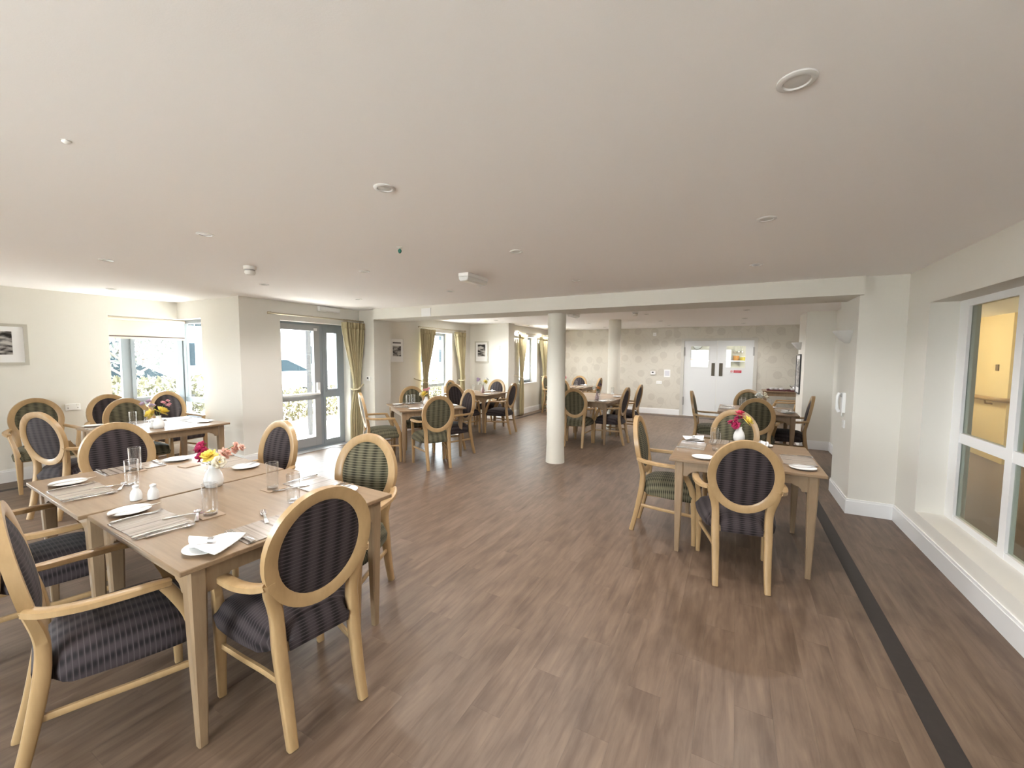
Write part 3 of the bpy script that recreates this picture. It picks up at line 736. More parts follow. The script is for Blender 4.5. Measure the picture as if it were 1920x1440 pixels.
# ------------------------------------------------------------------ round-backed armchair
def smooth_path(pts, n=5):
    """Catmull-Rom through points (any tuple length)"""
    out = []
    P = [pts[0]] + list(pts) + [pts[-1]]
    for k in range(1, len(P) - 2):
        for i in range(n):
            t = i / n
            out.append(tuple(0.5 * ((2*b) + (-a + c) * t + (2*a - 5*b + 4*c - d) * t*t + (-a + 3*b - 3*c + d) * t**3) for a, b, c, d in zip(P[k-1], P[k], P[k+1], P[k+2])))
    out.append(tuple(pts[-1]))
    return out
RZ, RA, RB = 0.782, 0.232, 0.264            # ring centre height, half width, half height
def ring_y(z): return 0.092 - 0.092 * ((z - 0.52) / 0.525) ** 1.15 if z > 0.52 else 0.092
def make_chair(mat, matname):
    root = empty('round_back_armchair')
    # seat cushion
    mb = MB()
    def outline(y):                          # half width of seat at y
        t = (y - 0.062) / 0.498
        g = min(1.0, max(0.0, (y - 0.095) / 0.06)); g = g * g * (3 - 2 * g)
        return 0.134 + g * (0.066 + 0.072 * math.sin(min(1, t * 1.1) * PI / 2)) - (0.05 * max(0, (t - 0.86) / 0.14) ** 2)
    ny, nx = 20, 14
    top, bot = [], []
    for j in range(ny + 1):
        y = 0.062 + 0.498 * j / ny
        for i in range(nx + 1):
            s = -1 + 2 * i / nx
            x = outline(y) * s
            ex, ey = 1 - abs(s) ** 4, 1 - abs(2 * j / ny - 1) ** 4
            z = 0.415 + 0.085 * (ex ** 0.45) * (ey ** 0.45) + 0.018 * (1 - s * s) * (1 - (2 * j / ny - 1) ** 2)
            top.append((x, y + (0.012 * (1 - s * s) if j == ny else 0), z))
            bot.append((x * 0.97, 0.066 + (y - 0.062) * 0.98, 0.372))
    w = nx + 1
    fs = [(j*w+i, j*w+i+1, (j+1)*w+i+1, (j+1)*w+i) for j in range(ny) for i in range(nx)]
    nb = len(top)
    fs += [tuple(nb + q for q in f[::-1]) for f in fs]
    per = [i for i in range(nx)] + [j*w+nx for j in range(ny)] + [ny*w+i for i in range(nx, 0, -1)] + [j*w for j in range(ny, 0, -1)]
    for k in range(len(per)):
        a, b = per[k], per[(k+1) % len(per)]; fs.append((a, b, nb + b, nb + a))
    mb.add(top + bot, fs)
    def seat_uv(c):
        drop = max(0.0, 0.47 - c.z)
        if c.y < 0.10: return (c.x, c.y - drop)
        if c.y > 0.545 and abs(c.x) < 0.2: return (c.x, c.y + drop)
        return (c.x + (drop if c.x > 0 else -drop), c.y)
    mb.uv = seat_uv
    mb.build('seat', mat, root, smooth=True, auto=60)
    # back ring
    vs, fs = [], []
    n = 40
    sec = [(0, -0.5), (0.25, -0.95), (1, -1), (1.0, 1), (0.25, 0.95), (0, 0.5)]     # (0 inner .. 1 outer, depth)
    for i in range(n):
        a = 2 * PI * i / n
        for q, dpt in sec:
            rx, rz = RA - 0.055 * (1 - q), RB - 0.055 * (1 - q)
            z = RZ + rz * math.sin(a); vs.append((rx * math.cos(a), ring_y(z) + 0.019 * dpt, z))
    q = len(sec)
    for i in range(n):
        for k in range(q):
            fs.append((i*q+k, i*q+(k+1) % q, ((i+1) % n)*q+(k+1) % q, ((i+1) % n)*q+k))
    MB().add(vs, fs).build('back_ring', CHAIRWOOD, root, smooth=True, auto=45)
    # upholstered pad
    vs, fs = [], []
    R = 8
    for sgn in (1, -1):
        o = len(vs)
        for k in range(R + 1):
            t = k / R
            for i in range(n):
                a = 2 * PI * i / n
                z = RZ + (RB - 0.053) * t * math.sin(a)
                vs.append(((RA - 0.053) * t * math.cos(a), ring_y(z) + sgn * (0.006 + (0.026 if sgn > 0 else 0.010) * (1 - t ** 3.5)), z))
        for k in range(R):
            for i in range(n):
                fs.append((o + k*n+i, o + k*n+(i+1) % n, o + (k+1)*n+(i+1) % n, o + (k+1)*n+i))
    mb = MB().add(vs, fs); mb.uv = lambda c: (c.x, c.z)
    mb.build('back_pad', mat, root, smooth=True)
    for s in (-1, 1):
        # rear leg and stile: flat board flowing into the ring
        prof = smooth_path([(0.160, 0.004, 0.0, 0.019, 0.019), (0.160, 0.045, 0.17, 0.022, 0.021), (0.164, 0.085, 0.38, 0.025, 0.024), (0.166, 0.096, 0.50, 0.024, 0.022), (0.174, 0.092, 0.57, 0.026, 0.020), (0.192, 0.078, 0.64, 0.027, 0.018), (0.206, 0.062, 0.70, 0.022, 0.017)], 4)
        MB().sweep([(s * p[0], p[1], p[2]) for p in prof], [p[3] for p in prof], [p[4] for p in prof], side=(1, 0, 0), rect=2).build('leg', CHAIRWOOD, root, smooth=True, auto=50)
        # front leg rising into the arm post
        prof = smooth_path([(0.236, 0.540, 0.0, 0.016, 0.016), (0.236, 0.538, 0.22, 0.020, 0.021), (0.238, 0.530, 0.40, 0.023, 0.025), (0.248, 0.508, 0.50, 0.020, 0.024), (0.266, 0.462, 0.60, 0.017, 0.022), (0.275, 0.432, 0.655, 0.017, 0.022)], 4)
        MB().sweep([(s * p[0], p[1], p[2]) for p in prof], [p[3] for p in prof], [p[4] for p in prof], side=(1, 0, 0), rect=2).build('leg', CHAIRWOOD, root, smooth=True, auto=50)
        # arm
        prof = smooth_path([(0.215, 0.062, 0.688, 0.020), (0.245, 0.110, 0.678, 0.022), (0.272, 0.200, 0.672, 0.024), (0.284, 0.310, 0.670, 0.024), (0.283, 0.400, 0.668, 0.023), (0.278, 0.450, 0.662, 0.018)], 4)
        MB().sweep([(s * p[0], p[1], p[2]) for p in prof], [0.0145] * len(prof), [p[3] for p in prof], side=(0, 0, 1), rect=2).build('arm', CHAIRWOOD, root, smooth=True, auto=50)
        # curved side stretcher
        prof = smooth_path([(0.164, 0.062, 0.25), (0.178, 0.20, 0.247), (0.205, 0.36, 0.247), (0.234, 0.535, 0.25)], 4)
        MB().sweep([(s * p[0], p[1], p[2]) for p in prof], 0.013, 0.0085, side=(0, 0, 1), rect=2).build('stretcher', CHAIRWOOD, root, smooth=True, auto=50)
    MB().box(-0.165, 0.165, 0.075, 0.10, 0.37, 0.41).box(-0.225, 0.225, 0.515, 0.535, 0.36, 0.40).build('seat_rail', CHAIRWOOD, root)
    return root
CH = {'p': make_chair(PURPLE, 'plum'), 'g': make_chair(GREEN, 'green')}
def chair(k, x, y, h, label, group):
    return place(CH[k], (x, y, 0), heading(*h), label, 'chair', group)
G1 = 'chairs around the long front table'
chair('p', -1.492, 1.108, (-0.988, 0.152), 'large foreground plum armchair, back to us, at the right end of the long table', G1)
chair('p', -2.385, 0.385, (0.22, 0.975), 'plum armchair cut by the bottom left corner, its big seat in view', G1)
chair('p', -3.395, 0.420, (0.08, 1.0), 'plum-striped armchair at the left edge, behind the nearest armchair', G1)
chair('p', -4.378, 1.347, (1.0, -0.02), 'plum-striped armchair facing us at the left end of the long front table', G1)
chair('p', -3.352, 2.094, (0.02, -1.0), 'plum armchair on the far side of the long front table, before the wall corner', G1)
chair('g', -2.260, 2.040, (0.28, -0.96), 'green-striped armchair at the far right corner of the long front table', G1)
G2 = 'chairs of the window corner table'
chair('p', -5.76, 1.22, (-0.37, 0.93), 'plum-striped armchair seen obliquely from behind at far left, beside the framed picture wall', G2)
chair('g', -6.66, 2.16, (1.0, 0.0), 'green-striped armchair tucked in at the window corner table, facing us', G2)
chair('g', -7.56, 1.60, (1.0, -0.05), 'green-striped armchair farthest left against the wall, under the framed picture', G2)
chair('p', -7.50, 2.25, (1.0, 0.0), 'plum-striped armchair against the left wall beside the double socket', G2)
chair('p', -7.46, 2.88, (1.0, 0.05), 'plum-striped armchair right in front of the corner window', G2)
G3 = 'chairs of the front right table'
chair('g', -0.80, 3.96, (1.0, 0.0), 'green-striped armchair in side view, left of the front right table', G3)
chair('g', 0.015, 4.97, (0.0, -1.0), 'green-striped armchair facing us behind the front right table', G3)
chair('p', 0.090, 3.150, (-0.14, 0.99), 'plum-striped round-backed armchair with its back to us at the front right table', G3)
G4 = 'chairs of the table before the double doors'
chair('g', 0.273, 6.53, (0.0, 1.0), 'green-striped armchair with its back to us, before the table near the double doors', G4)
chair('g', 0.217, 8.32, (0.0, -1.0), 'green-striped armchair facing us on the far side of the table near the double doors', G4)
chair('g', -0.63, 7.40, (1.0, 0.0), 'green-striped armchair in side view, left of the table near the double doors', G4)
chair('p', 1.02, 7.38, (-1.0, 0.06), 'plum-seated armchair in side view, right of the table near the double doors', G4)
G5 = 'chairs of the angled table'
chair('g', -3.60, 4.50, (-0.83, 0.56), 'green-striped armchair with its back to us at the angled table', G5)
chair('g', -5.16, 5.66, (0.83, -0.56), 'green-striped armchair facing us behind the angled table, under the small picture', G5)
chair('g', -4.88, 4.24, (0.56, 0.83), 'green-striped armchair in side view between patio door and angled table', G5)
chair('p', -3.87, 5.64, (-0.45, -0.89), 'plum-striped armchair with sunlit lavender back at the right of the angled table', G5)
G6 = 'chairs of the table by the bright wall'
chair('p', -4.92, 6.62, (0.05, 1.0), 'plum-striped armchair with its back to us at the table by the bright wall', G6)
chair('g', -5.80, 7.62, (1.0, 0.0), 'green-striped armchair before the tall window, at the table by the bright wall', G6)
chair('p', -5.0, 8.46, (0.0, -1.0), 'sunlit plum-striped armchair facing us against the bright wall below the switch', G6)
chair('p', -4.01, 7.45, (-1.0, -0.11), 'plum-striped armchair in side view, right of the table by the bright wall', G6)
G7 = 'chairs of the long table behind the column'
chair('g', -2.458, 6.767, (-0.12, 0.99), 'green-striped armchair with its back to us, just right of the near column', G7)
chair('p', -1.71, 7.55, (-1.0, 0.06), 'nearer of two plum-striped armchairs on the right of the long table behind the column', G7)
chair('p', -1.66, 8.49, (-1.0, 0.05), 'farther of two plum-striped armchairs on the right of the long table behind the column', G7)
chair('g', -3.22, 7.75, (1.0, 0.0), 'green-striped armchair facing us left of the long table, half hidden by the near column', G7)
G8 = 'chairs of the farthest table'
chair('g', -3.92, 9.80, (0.0, 1.0), 'green-striped armchair with its back to us at the farthest table', G8)
chair('p', -3.98, 11.45, (0.0, -1.0), 'sunlit plum-striped armchair facing us at the farthest table before the wallpaper', G8)
chair('g', -3.10, 10.55, (-1.0, 0.0), 'green-striped armchair in side view, right of the farthest table', G8)
chair('g', -4.78, 10.72, (1.0, 0.0), 'green-striped armchair left of the farthest table, at the left edge of the near column', G8)
chair('g', 1.22, 10.35, (-1.0, 0.1), 'wooden armchair beside the serving table, mostly hidden by the far right pier', 'chairs by the serving table')

# ------------------------------------------------------------------ tables
TH = 0.785
def make_table(sx, sy, h=TH):
    root = empty('dining_table')
    hx, hy = sx / 2, sy / 2
    MB().box(-hx, hx, -hy, hy, h - 0.022, h).build('tabletop', TABLEWOOD, root, bevel=0.004)
    ix, iy = hx - 0.075, hy - 0.075
    for ax in (-1, 1):
        for ay in (-1, 1):
            MB().sweep([(ax * ix, ay * iy, 0), (ax * ix, ay * iy, 0.35), (ax * ix, ay * iy, h - 0.13), (ax * ix, ay * iy, h - 0.022)], [0.017, 0.026, 0.033, 0.033], side=(1, 0, 0), rect=2).build('leg', TABLELEG, root)
    zb, zt = h - 0.095, h - 0.023
    def prof(L):                               # apron with a small shaped bracket at each end
        a = L - 0.03
        p = [(-a, zt), (-a, zb - 0.05), (-a + 0.035, zb - 0.05), (-a + 0.04, zb - 0.035), (-a + 0.055, zb - 0.018), (-a + 0.085, zb - 0.008), (-a + 0.09, zb)]
        return p + [(-x, z) for x, z in reversed(p)]
    for s in (-1, 1):
        MB().prism(prof(ix), 1, s * iy - 0.011 + s * 0.012, s * iy + 0.011 + s * 0.012).build('apron', TABLELEG, root)
        mb = MB(); q = prof(iy); mb.prism(q, 0, s * ix - 0.011 + s * 0.012, s * ix + 0.011 + s * 0.012).build('apron', TABLELEG, root)
    return root
TB = make_table(1.04, 1.04)
TABLES = {}
def table(key, x, y, rz, label, proto=TB):
    TABLES[key] = (x, y, rz); return place(proto, (x, y, 0), rz, label, 'table', 'oak dining tables')
R = math.radians
table('T1', -3.355, 1.262, R(-2.4), 'left one of two square oak tables pushed together in the left foreground')
table('T2', -2.292, 1.247, R(-2.2), 'right one of two square oak tables pushed together, its corner nearest the camera')
table('W', -5.80, 2.14, 0, 'square oak dining table by the corner window, reflecting the sky')
table('R', 0.070, 4.01, R(0.3), 'square oak dining table at front right beside the dark floor stripe')
table('Q', 0.300, 7.48, 0, 'square oak dining table in front of the white double doors')
table('M', -4.43, 5.17, R(-34), 'square oak dining table turned at an angle near the patio door')
table('N', -5.02, 7.585, R(1.5), 'square oak dining table beside the bright wall beyond the beam')
table('O', -2.485, 7.69, R(0.3), 'nearer of two oak tables set end to end behind the near column')
table('O2', -2.49, 8.60, 0, 'farther of two oak tables set end to end, at the far column', make_table(1.04, 0.74))
table('P', -3.95, 10.62, 0, 'farthest square oak dining table, before the floral wallpaper')

# ------------------------------------------------------------------ tableware prototypes
def p_mat():
    o = MB().box(-0.165, 0.165, -0.11, 0.11, 0, 0.004).build('placemat', MATM, bevel=0.0015); return o
def p_coaster():
    return MB().box(-0.05, 0.05, -0.05, 0.05, 0, 0.004).build('coaster', CORK, bevel=0.0015)
def cut_handle(L0, L1): return [(0, L0, 0.004, 0.0085), (0, L0 + 0.01, 0.006, 0.0095), (0, (L0 + L1) / 2, 0.007, 0.007), (0, L1, 0.006, 0.0045)]
def p_knife():
    r = empty('table_knife')
    h = cut_handle(-0.105, 0.0)
    MB().sweep([p[:3] for p in h], [p[3] for p in h], 0.0035, side=(1, 0, 0), rect=2).build('handle', STEEL, r)
    MB().prism([(-0.0045, 0.0), (0.005, 0.0), (0.009, 0.02), (0.0095, 0.085), (0.005, 0.11), (-0.004, 0.112)], 2, 0.0045, 0.0065).build('blade', STEEL, r)
    return r
def p_fork():
    r = empty('table_fork')
    h = cut_handle(-0.10, 0.025)
    MB().sweep([p[:3] for p in h] + [(0, 0.04, 0.004)], [p[3] for p in h] + [0.011], 0.002, side=(1, 0, 0), rect=2).build('handle', STEEL, r)
    mb = MB()
    mb.sweep([(0, 0.038, 0.004), (0, 0.055, 0.003)], [0.011, 0.0125], 0.0012, side=(1, 0, 0), rect=True)
    for k in range(4):
        x = -0.0105 + 0.007 * k; mb.sweep([(x, 0.053, 0.003), (x, 0.08, 0.004), (x, 0.10, 0.010)], [0.002, 0.0018, 0.001], 0.0012, side=(1, 0, 0), rect=True)
    mb.build('tines', STEEL, r)
    return r
def p_spoon():
    r = empty('dessert_spoon')
    h = cut_handle(-0.09, 0.03)
    MB().sweep([p[:3] for p in h] + [(0, 0.042, 0.004)], [p[3] for p in h] + [0.006], 0.002, side=(1, 0, 0), rect=2).build('handle', STEEL, r)
    vs, fs = [], []
    for k in range(5):
        t = k / 4
        for i in range(14):
            a = 2 * PI * i / 14; vs.append((0.0165 * t * math.cos(a), 0.066 + 0.026 * t * math.sin(a), 0.001 + 0.007 * t * t))
    for k in range(4):
        for i in range(14): fs.append((k*14+i, k*14+(i+1) % 14, (k+1)*14+(i+1) % 14, (k+1)*14+i))
    b = MB().add(vs, fs).build('bowl', STEEL, r, smooth=True); md = b.modifiers.new('s', 'SOLIDIFY'); md.thickness = 0.0012
    return r
def p_plate():
    return MB().lathe([(0.045, 0), (0.05, 0.002), (0.085, 0.013), (0.0855, 0.0145), (0.083, 0.0145), (0.05, 0.0055), (0.0, 0.005)], 36, cap=False).build('side_plate', CHINA, smooth=True, auto=40)
def p_napkin():
    r = empty('napkin')
    n, vs, fs = 12, [], []
    for j in range(n + 1):
        for i in range(n + 1):
            u, v = i / n - 0.5, j / n
            w = 0.018 + 0.10 * (1 - v) ** 0.8
            z = 0.010 + 0.012 * math.sin(v * PI) + 0.006 * math.cos(u * 9 + v * 5) * (0.4 + v) + 0.012 * abs(u) * 2 * (1 - v)
            vs.append((u * 2 * w * 0.85, -0.10 + 0.17 * v, z))
    for j in range(n):
        for i in range(n): fs.append((j*(n+1)+i, j*(n+1)+i+1, (j+1)*(n+1)+i+1, (j+1)*(n+1)+i))
    b = MB().add(vs, fs).build('folded_cloth', NAPKIN, r, smooth=True); md = b.modifiers.new('s', 'SOLIDIFY'); md.thickness = 0.003
    MB().sweep([(0, -0.03, 0.032), (0.004, 0.03, 0.034), (0.006, 0.075, 0.03)], [0.012, 0.014, 0.020], [0.010, 0.010, 0.008], n=10).build('rolled_end', NAPKIN, r, smooth=True, auto=60)
    MB().lathe([(0.0135, -0.012), (0.0145, 0), (0.0135, 0.012)], 12).build('napkin_ring', STEEL, r).matrix_local = Matrix.Translation((0.001, -0.02, 0.033)) @ Matrix.Rotation(PI/2, 4, 'X')
    return r
def p_tumbler():
    r = empty('water_glass')
    MB().lathe([(0.031, 0.010), (0.033, 0.03), (0.0345, 0.160), (0.0325, 0.160), (0.031, 0.03), (0.029, 0.013), (0.0, 0.012)], 28, cap=False).build('glass_wall', TUMBLER, r, smooth=True, auto=50)
    MB().lathe([(0.029, 0), (0.0315, 0.002), (0.0315, 0.011), (0.0, 0.0125)], 28).build('glass_base', thin_glass('tumbler_base', (0.93, 0.94, 0.95), 1.0, 2.0), r, smooth=True, auto=50)
    MB().sweep([(0.0335 * math.cos(2*PI*i/28), 0.0335 * math.sin(2*PI*i/28), 0.160) for i in range(29)], 0.0012, n=6, side=(0, 0, 1)).build('rim', thin_glass('rim_glass', (0.95, 0.95, 0.95), 1.0, 2.6), r, smooth=True)
    return r
def p_shaker():
    r = empty('salt_shaker')
    MB().lathe([(0.022, 0), (0.026, 0.003), (0.0265, 0.03), (0.022, 0.05), (0.013, 0.064), (0.0125, 0.070)], 22).build('shaker_body', VASEW, r, smooth=True, auto=50)
    MB().lathe([(0.0125, 0.070), (0.016, 0.076), (0.0145, 0.083), (0.006, 0.087), (0.0, 0.0875)], 18).build('shaker_top', VASEW, r, smooth=True, auto=50)
    return r
def p_vase(mat):
    r = empty('bud_vase')
    MB().lathe([(0.040, 0), (0.046, 0.004), (0.052, 0.030), (0.050, 0.055), (0.041, 0.085), (0.028, 0.108), (0.022, 0.125), (0.024, 0.138)], 28, cap=False).build('vase_body', mat, r, smooth=True, auto=60)
    MB().lathe([(0.024, 0.138), (0.020, 0.138), (0.019, 0.12), (0.0, 0.115)], 28, cap=False).build('vase_lip', mat, r, smooth=True, auto=60)
    return r
def p_tall_vase(mat):
    r = empty('bud_vase')
    MB().lathe([(0.030, 0), (0.036, 0.004), (0.040, 0.03), (0.036, 0.07), (0.024, 0.105), (0.014, 0.14), (0.014, 0.165)], 26, cap=False).build('vase_body', mat, r, smooth=True, auto=60)
    MB().lathe([(0.014, 0.165), (0.011, 0.165), (0.010, 0.14), (0.0, 0.13)], 26, cap=False).build('vase_lip', mat, r, smooth=True, auto=60)
    return r
PR = dict(mat=p_mat(), coaster=p_coaster(), knife=p_knife(), fork=p_fork(), spoon=p_spoon(), plate=p_plate(), napkin=p_napkin(), glass=p_tumbler(), shaker=p_shaker(), vase=p_vase(VASEW), pvase=p_tall_vase(VASEP))

def flower(loc, tilt, h, kind, color, size, label, seed):
    size *= 1.45
    rnd = random.Random(seed)
    r = empty('flower_stem', loc)
    tx, ty = tilt
    tip = Vector((tx, ty, h))
    MB().sweep(smooth_path([(0, 0, -0.06), (tx * 0.25, ty * 0.25, h * 0.5), tuple(tip)], 4), 0.0022, n=6).build('stem', STEM, r, smooth=True)
    mb = MB()
    ax = (tip - Vector((tx * 0.25, ty * 0.25, h * 0.5))).normalized()
    q = ax.to_track_quat('Z', 'Y')
    def petal(base, ang, elev, L, W):
        vs = []
        for k, (t, w) in enumerate(((0, 0.25), (0.35, 0.85), (0.7, 1.0), (1.0, 0.35))):
            for s in (-1, 0, 1):
                x = t * L; zz = L * t * math.sin(elev) + 0.18 * L * t * t - 0.05 * L * abs(s)
                v = Vector((x * math.cos(elev), s * w * W, zz)); v.rotate(Euler((0, 0, ang))); v.rotate(q)
                vs.append(Vector(base) + v)
        fs = [(k*3+i, k*3+i+1, (k+1)*3+i+1, (k+1)*3+i) for k in range(3) for i in range(2)]
        mb.add(vs, fs)
    heads = [(tip, 1.0)]
    if kind == 'spray':
        heads = [(tip + Vector((rnd.uniform(-1, 1), rnd.uniform(-1, 1), rnd.uniform(-1.2, 0.4))) * size * 0.9, rnd.uniform(0.5, 0.7)) for _ in range(5)]
    if kind == 'fine':
        heads = [(tip + Vector((rnd.uniform(-1, 1), rnd.uniform(-1, 1), rnd.uniform(-0.8, 0.8))) * size * 1.2, 0.25) for _ in range(16)]
    for hp, sc in heads:
        n = 7 if kind == 'open' else 5
        for lay in (0, 1, 2) if kind != 'fine' else (0,):
            for i in range(n): petal(hp, 2*PI*i/n + lay * 0.5 + rnd.uniform(-0.2, 0.2), (-0.25, 0.45, 1.0)[lay], size * sc * (0.95, 0.9, 0.7)[lay], size * sc * (0.48, 0.45, 0.32)[lay])
    b = mb.build('bloom', PET[color], r, smooth=True); md = b.modifiers.new('s', 'SOLIDIFY'); md.thickness = 0.0008
    if kind == 'open':
        c = MB().lathe([(0.0, -0.004), (size * 0.22, 0.0), (size * 0.16, 0.008), (0, 0.010)], 10, cap=False).build('flower_centre', PET['yellow'] if color != 'yellow' else PET['orange'], r, smooth=True)
        c.location = tip; c.rotation_euler = q.to_euler()
    return tag(r, label, 'flower')

# local placement on a table: (table key, side, offset along side)
SIDE = {'S': 0, 'E': PI/2, 'N': PI, 'W': -PI/2}
def on_table(key, side, off, lx, ly):
    x, y, rz = TABLES[key]
    depth = {'O2': 0.37}.get(key, 0.52) if side in 'SN' else 0.52
    a = SIDE[side]
    px, py = off + lx, -depth + ly
    qx, qy = px * math.cos(a) - py * math.sin(a), px * math.sin(a) + py * math.cos(a)
    return (x + qx * math.cos(rz) - qy * math.sin(rz), y + qx * math.sin(rz) + qy * math.cos(rz)), a + rz
def setting(key, side, off, where, items, plate_side=-1, jit=0):
    rnd = random.Random(hash((key, side)) % 1000 if False else sum(map(ord, key + side)))
    def put(nm, cat, lx, ly, dz, da, text, z=TH):
        (x, y), a = on_table(key, side, off, lx, ly)
        return place(PR[nm], (x, y, z + dz), a + da, text + ' ' + where, cat)
    j = lambda s: rnd.uniform(-s, s)
    if 'm' in items: put('mat', 'placemat', 0, 0.128, 0.0005, j(0.04), 'striped beige placemat')
    if 'k' in items: put('knife', 'knife', 0.150, 0.115, 0.005, j(0.05), 'steel table knife')
    if 'f' in items: put('fork', 'fork', -0.150, 0.12, 0.005, j(0.05), 'steel table fork')
    if 's' in items: put('spoon', 'spoon', 0.185, 0.14, 0.0008, -0.08 + j(0.05), 'steel soup spoon')
    if 'd' in items: put('fork', 'fork', 0.03, 0.262, 0.0008, -0.4, 'dessert fork above the mat')
    if 'e' in items: put('spoon', 'spoon', 0.075, 0.285, 0.0008, PI/2 - 0.4, 'dessert spoon above the mat')
    if 'p' in items: put('plate', 'plate', plate_side * 0.275, 0.13, 0.0005, 0, 'white china side plate')
    if 'n' in items: put('napkin', 'napkin', plate_side * 0.275, 0.13, 0.004, 0.5 + j(0.3), 'ringed white napkin')
    if 'b' in items: put('knife', 'knife', plate_side * 0.245, 0.14, 0.0145, 0.08 + j(0.1), 'butter knife on the side plate')
    if 'c' in items: put('coaster', 'coaster', 0.118, 0.325, 0.0005, j(0.15), 'square brown coaster')
    if 'g' in items: put('glass', 'glass', 0.118, 0.325, 0.0045 if 'c' in items else 0.0005, 0, 'clear water tumbler')
setting('T2', 'S', -0.125, 'before the nearest armchair at bottom left', 'mkfsdepbcg')
setting('T1', 'S', 0.02, 'before the second armchair at the left edge', 'mkfsdepb')
setting('T2', 'E', -0.10, 'at the right end of the long front table', 'mfdpn')
setting('T2', 'N', 0.03, 'before the green chair at the long front table', 'mkfdpbcg')
setting('T1', 'N', 0.01, 'at the far left side of the long front table', 'mkpbc')
setting('T1', 'W', 0.05, 'at the left end of the long front table', 'mkfp')
setting('R', 'W', -0.08, 'at the left side of the front right table', 'mkfpng')
setting('R', 'E', -0.10, 'at the right side of the front right table', 'mkpb')
setting('R', 'N', 0.10, 'at the far side of the front right table', 'mpncg')
setting('R', 'S', 0.0, 'at the near side of the front right table', 'mkfp')
setting('Q', 'W', 0.0, 'at the left of the table before the double doors', 'mkfpbg')
setting('Q', 'E', 0.0, 'at the right of the table before the double doors', 'mkfpng')
setting('Q', 'N', 0.05, 'at the far side of the table before the double doors', 'mpg')
setting('M', 'W', 0.1, 'at the door side of the angled table', 'mkfpn')
setting('M', 'N', 0.05, 'at the far side of the angled table', 'mkpg')
setting('M', 'E', 0.0, 'at the right side of the angled table', 'mkfp')
setting('M', 'S', 0.0, 'at the near side of the angled table', 'mkp')
setting('N', 'S', 0.0, 'at the near side of the table by the bright wall', 'mkp')
setting('N', 'E', 0.05, 'at the right side of the table by the bright wall', 'mkfp')
setting('N', 'N', 0.1, 'at the far side of the table by the bright wall', 'mpng')
setting('N', 'W', 0.0, 'at the window side of the table by the bright wall', 'mkp')
setting('O', 'S', 0.12, 'at the near end of the long far table', 'mkfpng')
setting('O', 'E', -0.1, 'at the near right of the long far table', 'mkfpg')
setting('O', 'W', 0.1, 'at the left of the long far table', 'mkpng')
setting('O2', 'E', 0.0, 'at the far right of the long far table', 'mkpg')
setting('P', 'S', 0.1, 'at the near side of the farthest table', 'mkpng')
setting('P', 'N', 0.0, 'at the far side of the farthest table', 'mpng')
setting('P', 'E', 0.0, 'at the right of the farthest table', 'mkp')
setting('W', 'W', 0.1, 'at the chair side of the window corner table', 'mkfp')
setting('W', 'N', 0.05, 'at the window side of the window corner table', 'mkp')
setting('W', 'S', -0.2, 'at the near left corner of the window corner table', 'mkp')
def put(nm, x, y, label, cat, rz=0, dz=0.0005):
    return place(PR[nm], (x, y, TH + dz), rz, label, cat)
# free-standing pieces
put('glass', -3.245, 1.063, 'nearer of two water tumblers side by side on the long front table', 'glass')
put('coaster', -3.636, 1.212, 'brown coaster under the rear tumbler on the long front table', 'coaster')
put('glass', -3.636, 1.212, 'rear of two water tumblers on a coaster on the long front table', 'glass', dz=0.0045)
put('glass', -2.12, 1.375, 'water tumbler just behind the foreground chair back', 'glass')
put('shaker', -2.905, 0.965, 'left white china shaker of the pair on the long front table', 'salt shaker')
put('shaker', -2.845, 1.02, 'right white china shaker of the pair on the long front table', 'salt shaker')
put('shaker', -5.62, 2.04, 'white china shaker on the window corner table', 'salt shaker')
put('glass', -5.93, 1.98, 'left water tumbler on the window corner table', 'glass')
put('glass', -5.98, 2.13, 'right water tumbler on the window corner table', 'glass')
put('glass', -4.73, 5.10, 'left water tumbler of the pair on the angled table', 'glass')
put('glass', -4.73, 5.22, 'right water tumbler of the pair on the angled table', 'glass')
put('glass', -2.62, 7.5, 'water tumbler left of the mauve vase on the long table behind the column', 'glass')
def bouquet(key, x, y, vase, vlabel, fl):
    h = 0.135 if vase == 'vase' else 0.16
    put(vase, x, y, vlabel, 'vase')
    for i, (kind, col, tx, ty, hh, sz, lab) in enumerate(fl):
        flower((x, y, TH + h - 0.02), (tx, ty), hh, kind, col, sz, lab, 31 * i + int(abs(x * 100)))
bouquet('T2', -2.805, 1.305, 'vase', 'round white bud vase with mixed flowers on the long front table', [
    ('spray', 'magenta', -0.075, -0.035, 0.125, 0.032, 'deep magenta flower spray in the long front table vase'),
    ('open', 'magenta', -0.05, -0.03, 0.07, 0.03, 'small magenta bloom low in the long front table vase'),
    ('open', 'yellow', 0.005, -0.02, 0.075, 0.036, 'yellow bloom in the long front table vase'),
    ('spray', 'peach', 0.095, 0.075, 0.135, 0.026, 'tall peach flower spray leaning right in the long front table vase'),
    ('open', 'peach', 0.045, 0.045, 0.085, 0.03, 'peach bloom in the long front table vase'),
    ('fine', 'white', 0.035, -0.035, 0.035, 0.025, 'tiny white filler flowers low in the long front table vase'),
    ('open', 'cream', 0.07, 0.0, 0.045, 0.03, 'cream bloom at the right of the long front table vase')])
bouquet('W', -5.52, 2.06, 'vase', 'round white bud vase with yellow flowers on the window corner table', [
    ('spray', 'lilac', -0.09, -0.05, 0.17, 0.032, 'left lilac spray in the window corner table vase'),
    ('spray', 'pink', 0.03, 0.06, 0.17, 0.028, 'right pink spray in the window corner table vase'),
    ('open', 'yellow', 0.0, 0.03, 0.065, 0.05, 'large yellow bloom in the window corner table vase'),
    ('open', 'yellow', -0.05, -0.05, 0.045, 0.04, 'smaller yellow bloom in the window corner table vase')])
